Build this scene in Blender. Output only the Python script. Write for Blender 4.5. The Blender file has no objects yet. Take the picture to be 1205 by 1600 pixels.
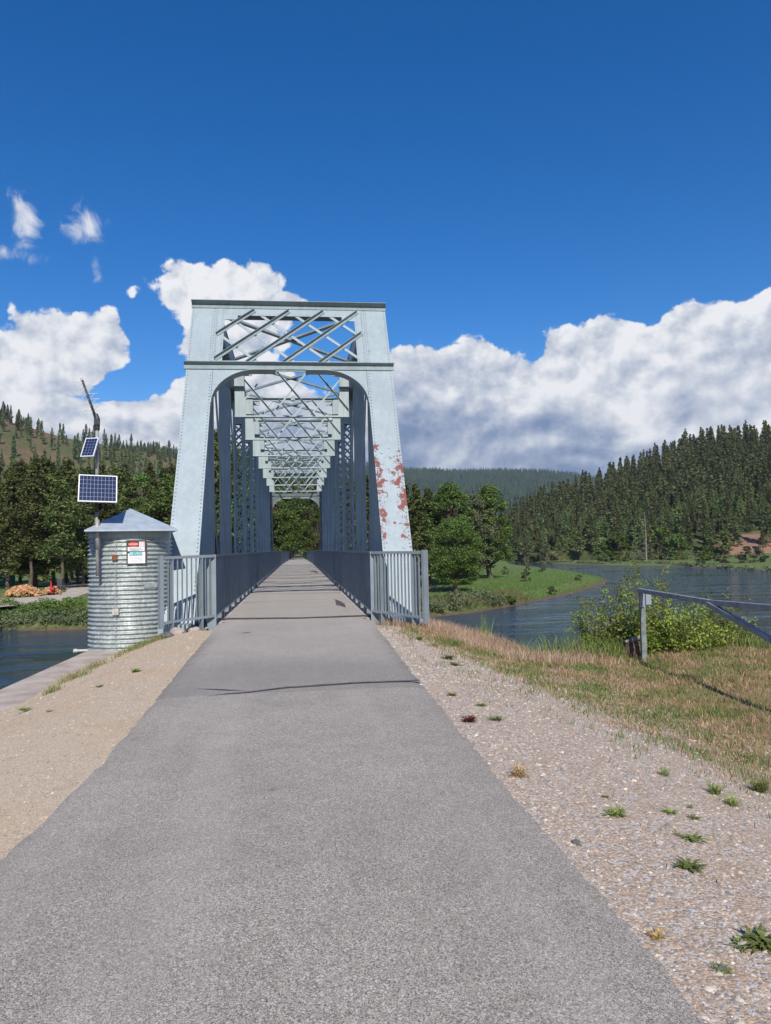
import bpy, math, random
import numpy as np
from mathutils import Vector, Matrix, noise as mnoise
R = math.radians
SC = bpy.context.scene
COL = SC.collection
random.seed(7); RNG = np.random.default_rng(7)

# ------------------------------------------------------------------ camera
F_PX, W_PX, H_PX = 1160.0, 1205.0, 1600.0
CAM = Vector((0.07, 0.0, 1.5))
YAW, PITCH, ROLL = R(6.76), R(3.11), R(1.2)
cam_data = bpy.data.cameras.new('camera')
cam = bpy.data.objects.new('camera', cam_data); COL.objects.link(cam)
cam_data.sensor_fit = 'HORIZONTAL'; cam_data.sensor_width = 36.0
cam_data.lens = F_PX / W_PX * 36.0
cam_data.clip_start = 0.05; cam_data.clip_end = 20000
CM = Matrix.Rotation(-YAW, 3, 'Z') @ Matrix.Rotation(R(90) + PITCH, 3, 'X') @ Matrix.Rotation(-ROLL, 3, 'Z')
cam.matrix_world = Matrix.Translation(CAM) @ CM.to_4x4()
SC.camera = cam
FWD = Vector((math.sin(YAW), math.cos(YAW), 0)); RGT = Vector((math.cos(YAW), -math.sin(YAW), 0))

def ray(px, py):
    d = CM @ Vector(((px - W_PX/2) / F_PX, -(py - H_PX/2) / F_PX, -1.0))
    return d.normalized()
def atz(px, py, z):
    d = ray(px, py); t = (z - CAM.z) / d.z
    return CAM + d * t
def atd(px, py, d):
    r = ray(px, py); t = d / r.dot(FWD)
    return CAM + r * t
def project(p):
    v = CM.transposed() @ (Vector(p) - CAM)
    return (W_PX/2 + F_PX * v.x / -v.z, H_PX/2 - F_PX * v.y / -v.z)

# ------------------------------------------------------------------ sun
SUN_EL, SUN_AZ = R(40), R(0.0)          # light travels towards +Y, turned SUN_AZ to the right
trav = Vector((math.sin(SUN_AZ) * math.cos(SUN_EL), math.cos(SUN_AZ) * math.cos(SUN_EL), -math.sin(SUN_EL)))
sl = bpy.data.lights.new('sun', 'SUN'); sl.energy = 4.4; sl.angle = R(0.53); sl.color = (1.0, 0.94, 0.85)
so = bpy.data.objects.new('sun', sl); COL.objects.link(so)
so.rotation_euler = trav.to_track_quat('-Z', 'Y').to_euler(); so.location = (0, 0, 60)

# ------------------------------------------------------------------ node helper
class NT:
    def __init__(s, nt): s.nt = nt; s.n = nt.nodes; s.l = nt.links
    def new(s, t, **k):
        n = s.n.new(t)
        for a, b in k.items(): setattr(n, a, b)
        return n
    def put(s, sock, v):
        if isinstance(v, bpy.types.NodeSocket): s.l.new(v, sock)
        elif v is not None: sock.default_value = v
    def m(s, op, a, b=None, c=None, clamp=False):
        n = s.new('ShaderNodeMath', operation=op, use_clamp=clamp)
        s.put(n.inputs[0], a)
        if b is not None: s.put(n.inputs[1], b)
        if c is not None: s.put(n.inputs[2], c)
        return n.outputs[0]
    def ss(s, x, lo, hi, a=0.0, b=1.0):
        n = s.new('ShaderNodeMapRange', interpolation_type='SMOOTHSTEP')
        s.put(n.inputs['Value'], x); s.put(n.inputs['From Min'], lo); s.put(n.inputs['From Max'], hi)
        s.put(n.inputs['To Min'], a); s.put(n.inputs['To Max'], b)
        return n.outputs['Result']
    def mix(s, f, a, b):
        n = s.new('ShaderNodeMix', data_type='RGBA')
        s.put(n.inputs[0], f)
        for i, v in ((6, a), (7, b)):
            if isinstance(v, (tuple, list)): v = tuple(v)[:3] + (1.0,)
            s.put(n.inputs[i], v)
        return n.outputs[2]
    def noise(s, vec, scale, detail=4, rough=0.55, dist=0.0, out='Fac', dim='3D'):
        n = s.new('ShaderNodeTexNoise', noise_dimensions=dim)
        s.put(n.inputs['Vector'], vec); s.put(n.inputs['Scale'], scale)
        n.inputs['Detail'].default_value = detail; n.inputs['Roughness'].default_value = rough
        n.inputs['Distortion'].default_value = dist
        return n.outputs[out]
    def vor(s, vec, scale, feature='F1', out='Distance', rnd=1.0):
        n = s.new('ShaderNodeTexVoronoi', feature=feature)
        s.put(n.inputs['Vector'], vec); s.put(n.inputs['Scale'], scale)
        n.inputs['Randomness'].default_value = rnd
        return n.outputs[out]
    def mapping(s, vec, scale=(1,1,1), loc=(0,0,0)):
        n = s.new('ShaderNodeMapping'); s.put(n.inputs['Vector'], vec)
        n.inputs['Scale'].default_value = scale; n.inputs['Location'].default_value = loc
        return n.outputs[0]
    def sep(s, v):
        n = s.new('ShaderNodeSeparateXYZ'); s.put(n.inputs[0], v); return n.outputs
    def comb(s, x, y, z):
        n = s.new('ShaderNodeCombineXYZ')
        for i, v in enumerate((x, y, z)): s.put(n.inputs[i], v)
        return n.outputs[0]
    def bump(s, h, strength=0.5, dist=0.01):
        n = s.new('ShaderNodeBump'); s.put(n.inputs['Height'], h)
        n.inputs['Strength'].default_value = strength; n.inputs['Distance'].default_value = dist
        return n.outputs[0]

# ------------------------------------------------------------------ world: Nishita sky and cumulus clouds
world = bpy.data.worlds.new('World'); SC.world = world; world.use_nodes = True
def azel(px, py):
    d = ray(px, py)
    return math.degrees(math.atan2(d.x, d.y)), math.degrees(math.asin(d.z))
def build_world():
    T = NT(world.node_tree); T.n.clear()
    out = T.new('ShaderNodeOutputWorld')
    sky = T.new('ShaderNodeTexSky', sky_type='NISHITA')
    sky.sun_disc = False; sky.sun_elevation = SUN_EL
    sky.sun_rotation = math.pi + SUN_AZ
    sky.altitude = 700; sky.air_density = 1.0; sky.dust_density = 0.25; sky.ozone_density = 3.2
    hs = T.new('ShaderNodeHueSaturation'); T.l.new(sky.outputs[0], hs.inputs['Color'])
    hs.inputs['Saturation'].default_value = 1.40; hs.inputs['Hue'].default_value = 0.508; hs.inputs['Value'].default_value = 1.0
    bg = T.new('ShaderNodeBackground'); T.l.new(hs.outputs[0], bg.inputs['Color']); bg.inputs['Strength'].default_value = SKY_STR
    tc = T.new('ShaderNodeTexCoord')
    X, Y, Z = T.sep(tc.outputs['Generated'])
    az = T.m('MULTIPLY', T.m('ARCTAN2', X, Y), 57.2958)
    el = T.m('MULTIPLY', T.m('ARCSINE', Z), 57.2958)
    # top line of the cloud bank as a curve over azimuth
    tops = [(-620,560),(-300,540),(-120,590),(0,640),(120,655),(175,640),(235,625),(300,560),(420,570),(520,610),(565,590),(615,535),(655,540),(700,556),(740,541),(795,560),(835,556),(865,522),(905,513),(960,488),(1015,503),(1050,474),(1100,462),(1160,462),(1205,452),(1300,440),(1500,470),(1900,520)]
    def nz(vec, scale, det, rough, dist=0.0):
        return T.noise(vec, scale, det, rough, dist, dim='2D')
    def field(dx, dy):
        a = T.m('ADD', az, dx); e = T.m('ADD', el, dy)
        vec = T.comb(a, T.m('MULTIPLY', e, 1.2), 0.0)
        n1 = nz(vec, 0.17, 9, 0.585)
        wn = T.new('ShaderNodeTexNoise', noise_dimensions='2D'); T.l.new(vec, wn.inputs['Vector']); wn.inputs['Scale'].default_value = 0.7; wn.inputs['Detail'].default_value = 4
        wsc = T.new('ShaderNodeVectorMath', operation='MULTIPLY_ADD'); T.l.new(wn.outputs['Color'], wsc.inputs[0]); wsc.inputs[1].default_value = (1.3, 1.3, 0); T.l.new(vec, wsc.inputs[2])
        pf = T.new('ShaderNodeTexVoronoi', feature='F1', voronoi_dimensions='2D')
        T.l.new(wsc.outputs[0], pf.inputs['Vector']); pf.inputs['Scale'].default_value = 0.36
        pf.inputs['Detail'].default_value = 2.0; pf.inputs['Roughness'].default_value = 0.5
        pf.normalize = True
        fc = T.new('ShaderNodeFloatCurve')
        T.put(fc.inputs['Value'], T.m('DIVIDE', T.m('ADD', a, 60.0), 120.0))
        cv = fc.mapping.curves[0]
        pts = sorted(((azel(x, y)[0] + 60) / 120, azel(x, y)[1] / 40) for x, y in tops)
        cv.points[0].location = (0.0, pts[0][1]); cv.points[1].location = (1.0, pts[-1][1])
        for p in pts:
            if 0.0 < p[0] < 1.0: cv.points.new(*p)
        fc.mapping.update()
        top = T.m('MULTIPLY', fc.outputs[0], 40.0)
        F = T.m('SUBTRACT', top, e)
        # separate heaps and wisps: (px, py, rx, ry in photo pixels, gain)
        for (cx, cy, rx, ry, g) in [(92,560,112,66,3.0),(325,448,104,42,2.4),(455,480,60,22,1.6),(235,650,95,52,2.4),(60,640,120,40,1.6),(385,500,90,46,2.0),(350,560,70,60,1.8),
                                     (-230,420,130,60,2.5),(1500,300,160,60,2.0),
                                     (262,470,40,36,1.4)]:
            a0, e0 = azel(cx, cy)
            qa = T.m('DIVIDE', T.m('SUBTRACT', a, a0), rx / 20.5); qe = T.m('DIVIDE', T.m('SUBTRACT', e, e0), ry / 20.5)
            r = T.m('SQRT', T.m('ADD', T.m('MULTIPLY', qa, qa), T.m('MULTIPLY', qe, qe)))
            om = T.m('SUBTRACT', 1.0, r)
            b = T.m('MINIMUM', T.m('MULTIPLY', om, g), T.m('MULTIPLY', om, 3.0))
            F = T.m('MAXIMUM', F, b)
        # blue gaps
        for (cx, cy, rx, ry, g) in [(240,520,26,40,2.5),(545,500,50,50,5.0),(570,600,40,40,1.0),(180,606,46,20,2.2),(300,648,26,26,1.6),(215,585,30,22,2.0),(1175,683,60,14,1.2)]:
            a0, e0 = azel(cx, cy)
            qa = T.m('DIVIDE', T.m('SUBTRACT', a, a0), rx / 20.5); qe = T.m('DIVIDE', T.m('SUBTRACT', e, e0), ry / 20.5)
            r = T.m('ADD', T.m('MULTIPLY', qa, qa), T.m('MULTIPLY', qe, qe))
            F = T.m('SUBTRACT', F, T.m('MULTIPLY', T.m('EXPONENT', T.m('MULTIPLY', r, -1.0)), g))
        puff = T.m('SUBTRACT', 0.45, pf.outputs['Distance'])
        nn = T.m('SUBTRACT', n1, 0.5)
        H = T.m('ADD', T.m('MINIMUM', F, 3.0), T.m('ADD', T.m('MULTIPLY', nn, 4.6), T.m('MULTIPLY', puff, 2.2)))
        B = T.m('ADD', T.m('MULTIPLY', nn, 2.0), T.m('MULTIPLY', puff, 1.0))
        return H, F, B
    H0, F0, B0 = field(0.0, 0.0)
    def relief_only(dx, dy):
        a = T.m('ADD', az, dx); e = T.m('ADD', el, dy)
        vec = T.comb(a, T.m('MULTIPLY', e, 1.2), 0.0)
        n1 = nz(vec, 0.17, 9, 0.585)
        wn = T.new('ShaderNodeTexNoise', noise_dimensions='2D'); T.l.new(vec, wn.inputs['Vector']); wn.inputs['Scale'].default_value = 0.7; wn.inputs['Detail'].default_value = 4
        wsc = T.new('ShaderNodeVectorMath', operation='MULTIPLY_ADD'); T.l.new(wn.outputs['Color'], wsc.inputs[0]); wsc.inputs[1].default_value = (1.3, 1.3, 0); T.l.new(vec, wsc.inputs[2])
        pf = T.new('ShaderNodeTexVoronoi', feature='F1', voronoi_dimensions='2D')
        T.l.new(wsc.outputs[0], pf.inputs['Vector']); pf.inputs['Scale'].default_value = 0.36
        pf.inputs['Detail'].default_value = 2.0; pf.inputs['Roughness'].default_value = 0.5; pf.normalize = True
        return T.m('ADD', T.m('MULTIPLY', T.m('SUBTRACT', n1, 0.5), 2.0), T.m('MULTIPLY', T.m('SUBTRACT', 0.45, pf.outputs['Distance']), 1.0))
    B1 = relief_only(-0.45, 0.85)
    dens = T.ss(H0, 0.05, 0.45)
    wv = T.comb(az, T.m('MULTIPLY', el, 0.8), 0.0)
    wn = nz(wv, 0.55, 7, 0.62, 0.4)
    W = None
    for (cx, cy, rx, ry, g) in [(40,345,24,44,1.0),(133,356,30,30,1.15),(150,415,10,28,0.75),(22,398,42,14,0.75)]:
        a0, e0 = azel(cx, cy)
        qa = T.m('DIVIDE', T.m('SUBTRACT', az, a0), rx / 20.5); qe = T.m('DIVIDE', T.m('SUBTRACT', el, e0), ry / 20.5)
        r = T.m('ADD', T.m('MULTIPLY', qa, qa), T.m('MULTIPLY', qe, qe))
        q = T.m('MULTIPLY', T.m('EXPONENT', T.m('MULTIPLY', r, -0.9)), g)
        W = q if W is None else T.m('MAXIMUM', W, q)
    wd = T.ss(T.m('ADD', W, T.m('MULTIPLY', T.m('SUBTRACT', wn, 0.5), 2.2)), 0.45, 1.35)
    wd = T.m('MULTIPLY', wd, T.ss(W, 0.02, 0.25))
    dens = T.m('MAXIMUM', dens, T.m('MULTIPLY', wd, 0.85))
    big = nz(T.comb(az, T.m('MULTIPLY', el, 1.9), 0.0), 0.075, 5, 0.55, 0.5)
    rel = T.m('SUBTRACT', B0, B1)
    # thick parts and the undersides are greyer, the upper edges bright
    depth = T.ss(F0, 0.3, 7.5)
    lgt = T.m('SUBTRACT', 0.85, T.m('MULTIPLY', depth, 0.34))
    lgt = T.m('ADD', lgt, T.m('MULTIPLY', rel, T.m('SUBTRACT', 0.92, T.m('MULTIPLY', depth, 0.30))))
    lgt = T.m('ADD', lgt, T.m('MULTIPLY', T.m('SUBTRACT', big, 0.5), T.m('ADD', 0.5, T.m('MULTIPLY', depth, 1.9))))
    lgt = T.m('SUBTRACT', lgt, T.m('MULTIPLY', T.m('SUBTRACT', 1.0, T.ss(el, 2.0, 13.0)), 0.12))
    lgt = T.m('MAXIMUM', lgt, T.m('MULTIPLY', wd, 0.8))
    ramp = T.new('ShaderNodeValToRGB'); T.l.new(lgt, ramp.inputs[0])
    cr = ramp.color_ramp; cr.interpolation = 'LINEAR'
    cr.elements[0].position = 0.0; cr.elements[0].color = (0.20, 0.28, 0.45, 1)
    cr.elements[1].position = 1.0; cr.elements[1].color = (0.90, 0.91, 0.94, 1)
    e2 = cr.elements.new(0.33); e2.color = (0.36, 0.43, 0.58, 1)
    e3 = cr.elements.new(0.66); e3.color = (0.60, 0.65, 0.74, 1)
    cb = T.new('ShaderNodeBackground'); T.l.new(ramp.outputs[0], cb.inputs['Color']); cb.inputs['Strength'].default_value = CLOUD_STR
    mx = T.new('ShaderNodeMixShader'); T.l.new(dens, mx.inputs[0]); T.l.new(bg.outputs[0], mx.inputs[1]); T.l.new(cb.outputs[0], mx.inputs[2])
    T.l.new(mx.outputs[0], out.inputs[0])
EXPO = 0.35
SKY_STR = 0.105
CLOUD_STR = 1.0 / 2 ** EXPO
build_world()
world.cycles.sampling_method = 'MANUAL'; world.cycles.sample_map_resolution = 1024
SC.view_settings.view_transform = 'Standard'; SC.view_settings.look = 'None'
SC.view_settings.exposure = EXPO; SC.view_settings.gamma = 1.0; SC.view_settings.use_curve_mapping = False
SC.render.resolution_x, SC.render.resolution_y = 771, 1024

# ------------------------------------------------------------------ mesh helpers
def tag(o, label=None, cat=None, group=None, kind=None):
    if label: o['label'] = label
    if cat: o['category'] = cat
    if group: o['group'] = group
    if kind: o['kind'] = kind
    return o
def empty(name, loc=(0,0,0), label=None, cat=None, group=None):
    o = bpy.data.objects.new(name, None); COL.objects.link(o); o.location = loc; o.empty_display_size = 0.2
    return tag(o, label, cat, group)
def link(name, me, parent=None, mat=None, smooth=False, loc=None):
    if mat is not None and len(me.materials) == 0: me.materials.append(mat)
    o = bpy.data.objects.new(name, me); COL.objects.link(o)
    if loc is not None: o.location = loc
    if parent is not None:
        o.parent = parent
        o.matrix_parent_inverse = Matrix.Identity(4)
        if loc is None: o.location = -Vector(parent.location)     # verts given in world coordinates
    if smooth: me.polygons.foreach_set('use_smooth', [True] * len(me.polygons))
    return o
class MB:
    def __init__(s): s.v = []; s.f = []; s.mi = []; s.cur = 0
    def add(s, vs, fs):
        n = len(s.v); s.v.extend([tuple(v) for v in vs]); s.f.extend([tuple(i + n for i in f) for f in fs]); s.mi.extend([s.cur] * len(fs))
    def box(s, x0, x1, y0, y1, z0, z1):
        s.add([(x0,y0,z0),(x1,y0,z0),(x1,y1,z0),(x0,y1,z0),(x0,y0,z1),(x1,y0,z1),(x1,y1,z1),(x0,y1,z1)],
              [(0,3,2,1),(4,5,6,7),(0,1,5,4),(1,2,6,5),(2,3,7,6),(3,0,4,7)])
    def obox(s, O, u, v, w, a, b, c):
        """box at O with axes u, v, w and ranges a, b, c"""
        O, u, v, w = Vector(O), Vector(u), Vector(v), Vector(w)
        P = [O + u*a[i] + v*b[j] + w*c[k] for k in (0,1) for (i,j) in ((0,0),(1,0),(1,1),(0,1))]
        s.add(P, [(0,3,2,1),(4,5,6,7),(0,1,5,4),(1,2,6,5),(2,3,7,6),(3,0,4,7)])
    def bar(s, p, q, w, t, side=None):
        """flat bar p->q, width w along side x dir, thickness t along side"""
        p, q = Vector(p), Vector(q); d = (q - p); L = d.length; d.normalize()
        side = Vector(side) if side is not None else Vector((0,1,0))
        c = d.cross(side).normalized(); n = c.cross(d).normalized()
        s.obox(p, d, c, n, (0, L), (-w/2, w/2), (-t/2, t/2))
    def tube(s, pts, r, seg=8, cap=True):
        pts = [Vector(p) for p in pts]; n0 = len(s.v); rs = r if isinstance(r, (list, tuple)) else [r]*len(pts)
        up = Vector((0,0,1)); rings = []
        for i, p in enumerate(pts):
            d = (pts[min(i+1, len(pts)-1)] - pts[max(i-1, 0)]).normalized()
            a = d.cross(up if abs(d.z) < 0.95 else Vector((1,0,0))).normalized(); b = a.cross(d).normalized()
            rings.append([p + (a*math.cos(t) + b*math.sin(t)) * rs[i] for t in [2*math.pi*k/seg for k in range(seg)]])
        vs = [v for rg in rings for v in rg]; fs = []
        for i in range(len(pts)-1):
            for k in range(seg):
                fs.append((i*seg+k, i*seg+(k+1)%seg, (i+1)*seg+(k+1)%seg, (i+1)*seg+k))
        if cap: fs.append(tuple(range(seg))[::-1]); fs.append(tuple((len(pts)-1)*seg+k for k in range(seg)))
        s.add(vs, fs)
    def poly_extrude(s, pts, vec):
        pts = [Vector(p) for p in pts]; vec = Vector(vec); n = len(pts)
        s.add(pts + [p + vec for p in pts], [tuple(range(n))[::-1], tuple(range(n, 2*n))] + [(i, (i+1)%n, n+(i+1)%n, n+i) for i in range(n)])
    def dome(s, c, n, r, seg=6):
        c, n = Vector(c), Vector(n).normalized(); a = n.orthogonal().normalized(); b = n.cross(a)
        vs = [c + n*r*0.75]
        for rr, hh in ((0.62, 0.55), (1.0, 0.0)):
            vs += [c + (a*math.cos(t)+b*math.sin(t))*r*rr + n*r*hh for t in [2*math.pi*k/seg for k in range(seg)]]
        fs = [(0, 1+k, 1+(k+1)%seg) for k in range(seg)] + [(1+k, 1+seg+k, 1+seg+(k+1)%seg, 1+(k+1)%seg) for k in range(seg)]
        s.add(vs, fs)
    def mesh(s, name):
        me = bpy.data.meshes.new(name); me.from_pydata(s.v, [], s.f); me.validate(); me.update(); return me
    def build(s, name, mat, parent=None, smooth=False, bevel=0, mats=None, loc=None):
        me = s.mesh(name)
        if mats:
            for m_ in mats: me.materials.append(m_)
            if len(me.polygons) == len(s.mi): me.polygons.foreach_set('material_index', s.mi)
        o = link(name, me, parent, mat, smooth, loc)
        if bevel:
            b = o.modifiers.new('bevel', 'BEVEL'); b.width = bevel; b.segments = 2; b.limit_method = 'ANGLE'
        return o
def np_mesh(name, V, Fc, mat, colors=None):
    """V (n,3), Fc (m,k) with constant k"""
    V = np.asarray(V, dtype=np.float32); Fc = np.asarray(Fc, dtype=np.int32)
    me = bpy.data.meshes.new(name); m, k = Fc.shape
    me.vertices.add(len(V)); me.vertices.foreach_set('co', V.ravel())
    me.loops.add(m*k); me.loops.foreach_set('vertex_index', Fc.ravel())
    me.polygons.add(m); me.polygons.foreach_set('loop_start', np.arange(0, m*k, k, dtype=np.int32))
    try: me.polygons.foreach_set('loop_total', np.full(m, k, dtype=np.int32))
    except Exception: pass
    if colors is not None:
        ca = me.color_attributes.new('tint', 'FLOAT_COLOR', 'POINT')
        c = np.ones((len(V), 4), dtype=np.float32); c[:, :3] = colors; ca.data.foreach_set('color', c.ravel())
    me.update(calc_edges=True); me.validate()
    if mat: me.materials.append(mat)
    return me

# ------------------------------------------------------------------ materials
MAT = {}
def material(name, fn):
    if name in MAT: return MAT[name]
    m = bpy.data.materials.new(name); m.use_nodes = True
    T = NT(m.node_tree); b = T.n['Principled BSDF']; T.b = b
    T.obj = T.new('ShaderNodeTexCoord').outputs['Object']
    T.pos = T.new('ShaderNodeNewGeometry').outputs['Position']
    fn(T, b); MAT[name] = m; return m
def simple(name, col, rough=0.6, metal=0.0, var=0.15, scale=8.0, bump=0.0):
    def fn(T, b):
        n = T.noise(T.pos, scale, 6, 0.6)
        n = T.ss(n, 0.3, 0.7)
        T.put(b.inputs['Base Color'], T.mix(n, tuple(c*(1-var) for c in col), tuple(min(1, c*(1+var)) for c in col)))
        b.inputs['Roughness'].default_value = rough; b.inputs['Metallic'].default_value = metal
        if bump: T.put(b.inputs['Normal'], T.bump(n, bump, 0.01))
    return material(name, fn)

def paint(name, col, rustlo=0.0, rust_fn=None, streak=0.12, rough=0.5):
    def fn(T, b):
        X, Y, Z = T.sep(T.pos)
        big = T.noise(T.pos, 0.9, 5, 0.6)
        st = T.noise(T.comb(T.m('MULTIPLY', X, 9.0), T.m('MULTIPLY', Y, 9.0), T.m('MULTIPLY', Z, 0.7)), 1.0, 5, 0.65)
        f = T.ss(T.m('ADD', T.m('MULTIPLY', big, 0.5), T.m('MULTIPLY', st, 0.5)), 0.36, 0.64)
        c = T.mix(f, tuple(k*(1-streak) for k in col), tuple(min(1,k*(1+streak*0.5)) for k in col))
        # fine grime and small chips
        ch = T.noise(T.pos, 5.2, 7, 0.64)
        th = rust_fn(T, X, Y, Z) if rust_fn else 0.0
        ch2 = T.noise(T.pos, 17.0, 4, 0.6)
        chips = T.m('MAXIMUM', T.ss(T.m('ADD', ch, th), 0.742, 0.75), T.ss(T.m('ADD', ch2, T.m('MULTIPLY', th, 0.75)), 0.755, 0.765))
        rn = T.noise(T.pos, 30.0, 3)
        rust = T.mix(rn, (0.115, 0.018, 0.013), (0.21, 0.042, 0.028))
        halo = T.ss(T.m('ADD', ch, th), 0.715, 0.735)
        c = T.mix(T.m('MULTIPLY', halo, 0.5), c, (0.10, 0.10, 0.10))
        c = T.mix(chips, c, rust)
        # yellow run-off
        yr = T.noise(T.comb(T.m('MULTIPLY', X, 12.0), T.m('MULTIPLY', Y, 12.0), T.m('MULTIPLY', Z, 0.9)), 1.0, 3, 0.5)
        c = T.mix(T.m('MULTIPLY', T.ss(yr, 0.66, 0.78), 0.35), c, (0.45, 0.36, 0.22))
        T.put(b.inputs['Base Color'], c); b.inputs['Roughness'].default_value = rough
        T.put(b.inputs['Normal'], T.bump(T.m('ADD', T.m('MULTIPLY', chips, -0.6), T.m('MULTIPLY', ch, 0.2)), 0.35, 0.006))
    return material(name, fn)
def rust_right(T, X, Y, Z):
    # the right-hand near post is peeling between 2 and 6 metres up
    up = T.m('MULTIPLY', T.ss(Z, 0.9, 2.2), T.m('SUBTRACT', 1.0, T.ss(Z, 3.7, 5.0)))
    edge = T.ss(T.m('ABSOLUTE', T.m('SUBTRACT', X, 2.45)), 0.05, 0.30)
    side = T.ss(X, 1.4, 2.0)
    a = T.m('MULTIPLY', T.m('MULTIPLY', up, T.m('ADD', 0.10, T.m('MULTIPLY', edge, 0.10))), side)
    return T.m('ADD', a, T.m('MULTIPLY', side, 0.035))
PALE = (0.275, 0.335, 0.365)
M_post_r = paint('peeling_pale_blue_paint', PALE, rust_fn=rust_right)
M_post = paint('pale_blue_bridge_paint', PALE, rust_fn=lambda T, X, Y, Z: 0.035)
M_rivet = simple('stained_rivet_heads', (0.13, 0.155, 0.165), 0.7, 0, 0.3, 20.0)
M_steel = paint('blue_grey_bridge_steel', (0.285, 0.35, 0.365), streak=0.18)
M_sway = paint('pale_green_grey_bridge_paint', (0.31, 0.375, 0.385), streak=0.14)
M_shelf = paint('shaded_grey_flange_paint', (0.20, 0.255, 0.27), streak=0.2)  # bridge paint darkened to carry the shade of flange undersides
M_rail = simple('railing_grey_blue_paint', (0.195, 0.23, 0.255), 0.45, 0.1, 0.10, 3.0)
M_rail_light = simple('railing_light_face', (0.20, 0.24, 0.27), 0.45, 0.1, 0.08, 3.0)

def asphalt_fn(T, b):
    X, Y, Z = T.sep(T.pos)
    v = T.new('ShaderNodeTexVoronoi'); T.put(v.inputs['Vector'], T.pos); v.inputs['Scale'].default_value = 340.0
    cell = T.sep(v.outputs['Color'])[0]
    v2 = T.new('ShaderNodeTexVoronoi'); T.put(v2.inputs['Vector'], T.pos); v2.inputs['Scale'].default_value = 150.0
    cell2 = T.sep(v2.outputs['Color'])[1]
    cell = T.ss(cell, 0.15, 0.85)
    base = T.mix(cell, (0.16, 0.142, 0.120), (0.53, 0.48, 0.42))
    base = T.mix(T.ss(cell2, 0.93, 0.95), base, (0.58, 0.54, 0.50))
    base = T.mix(T.m('MULTIPLY', T.ss(cell2, 0.16, 0.10), 0.6), base, (0.07, 0.065, 0.06))
    big = T.noise(T.pos, 0.55, 6, 0.62); mid = T.noise(T.pos, 4.0, 5, 0.65)
    stain = T.ss(T.m('ADD', T.m('MULTIPLY', big, 0.6), T.m('MULTIPLY', mid, 0.4)), 0.36, 0.62)
    base = T.mix(T.m('MULTIPLY', T.m('SUBTRACT', 1.0, stain), 0.34), base, (0.17, 0.15, 0.13))
    sp = T.ss(T.noise(T.pos, 2.1, 7, 0.7), 0.62, 0.70)
    base = T.mix(T.m('MULTIPLY', sp, 0.30), base, (0.11, 0.10, 0.095))
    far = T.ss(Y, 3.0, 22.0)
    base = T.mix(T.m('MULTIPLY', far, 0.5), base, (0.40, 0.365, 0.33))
    dk = T.ss(T.noise(T.pos, 6.5, 6, 0.72), 0.665, 0.70); base = T.mix(T.m('MULTIPLY', dk, 0.55), base, (0.085, 0.078, 0.072))
    tr = T.noise(T.comb(T.m('MULTIPLY', X, 1.6), T.m('MULTIPLY', Y, 0.10), 0.0), 1.0, 4, 0.55); base = T.mix(T.m('MULTIPLY', T.ss(tr, 0.48, 0.66), 0.22), base, (0.44, 0.40, 0.36))
    old = T.ss(Y, 8.12, 8.22)   # a slightly smoother, darker lift of asphalt towards the bridge
    base = T.mix(T.m('MULTIPLY', T.m('MULTIPLY', old, T.m('SUBTRACT', 1.0, T.ss(Y, 9.6, 11.5))), 0.30), base, (0.13, 0.13, 0.14))
    # darker crossing bands on the bridge deck
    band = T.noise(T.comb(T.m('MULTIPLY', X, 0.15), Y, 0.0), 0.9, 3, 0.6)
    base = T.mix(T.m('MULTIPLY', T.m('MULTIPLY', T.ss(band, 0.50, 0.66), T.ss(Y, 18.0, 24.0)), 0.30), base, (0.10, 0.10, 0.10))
    dust = T.m('MULTIPLY', T.ss(T.m('ABSOLUTE', T.m('SUBTRACT', X, 0.0)), 1.35, 2.0), T.ss(mid, 0.35, 0.7))
    base = T.mix(T.m('MULTIPLY', dust, 0.55), base, (0.30, 0.25, 0.19))
    em = T.m('MULTIPLY', T.ss(T.m('ADD', T.m('ABSOLUTE', X), T.m('MULTIPLY', mid, 0.6)), 1.60, 1.95), 0.62)
    base = T.mix(T.m('MULTIPLY', em, T.m('SUBTRACT', 1.0, T.ss(Y, 12.0, 16.0))), base, (0.13, 0.115, 0.10))
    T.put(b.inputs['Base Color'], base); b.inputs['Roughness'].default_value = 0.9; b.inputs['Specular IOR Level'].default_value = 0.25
    hgt = T.m('ADD', T.m('MULTIPLY', v.outputs['Distance'], -1.0), T.m('MULTIPLY', cell, 0.5))
    T.put(b.inputs['Normal'], T.bump(hgt, 0.5, 0.003))
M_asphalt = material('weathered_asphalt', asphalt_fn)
def tar_shadow_fn(T, b):
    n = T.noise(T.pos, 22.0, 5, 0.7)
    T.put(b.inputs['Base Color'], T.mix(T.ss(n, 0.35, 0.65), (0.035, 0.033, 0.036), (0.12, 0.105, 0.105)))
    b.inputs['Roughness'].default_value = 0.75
M_tar_shadow = material('tar_and_painted_shadow', tar_shadow_fn)  # tar colour, also used for the painted line shadow

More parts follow.
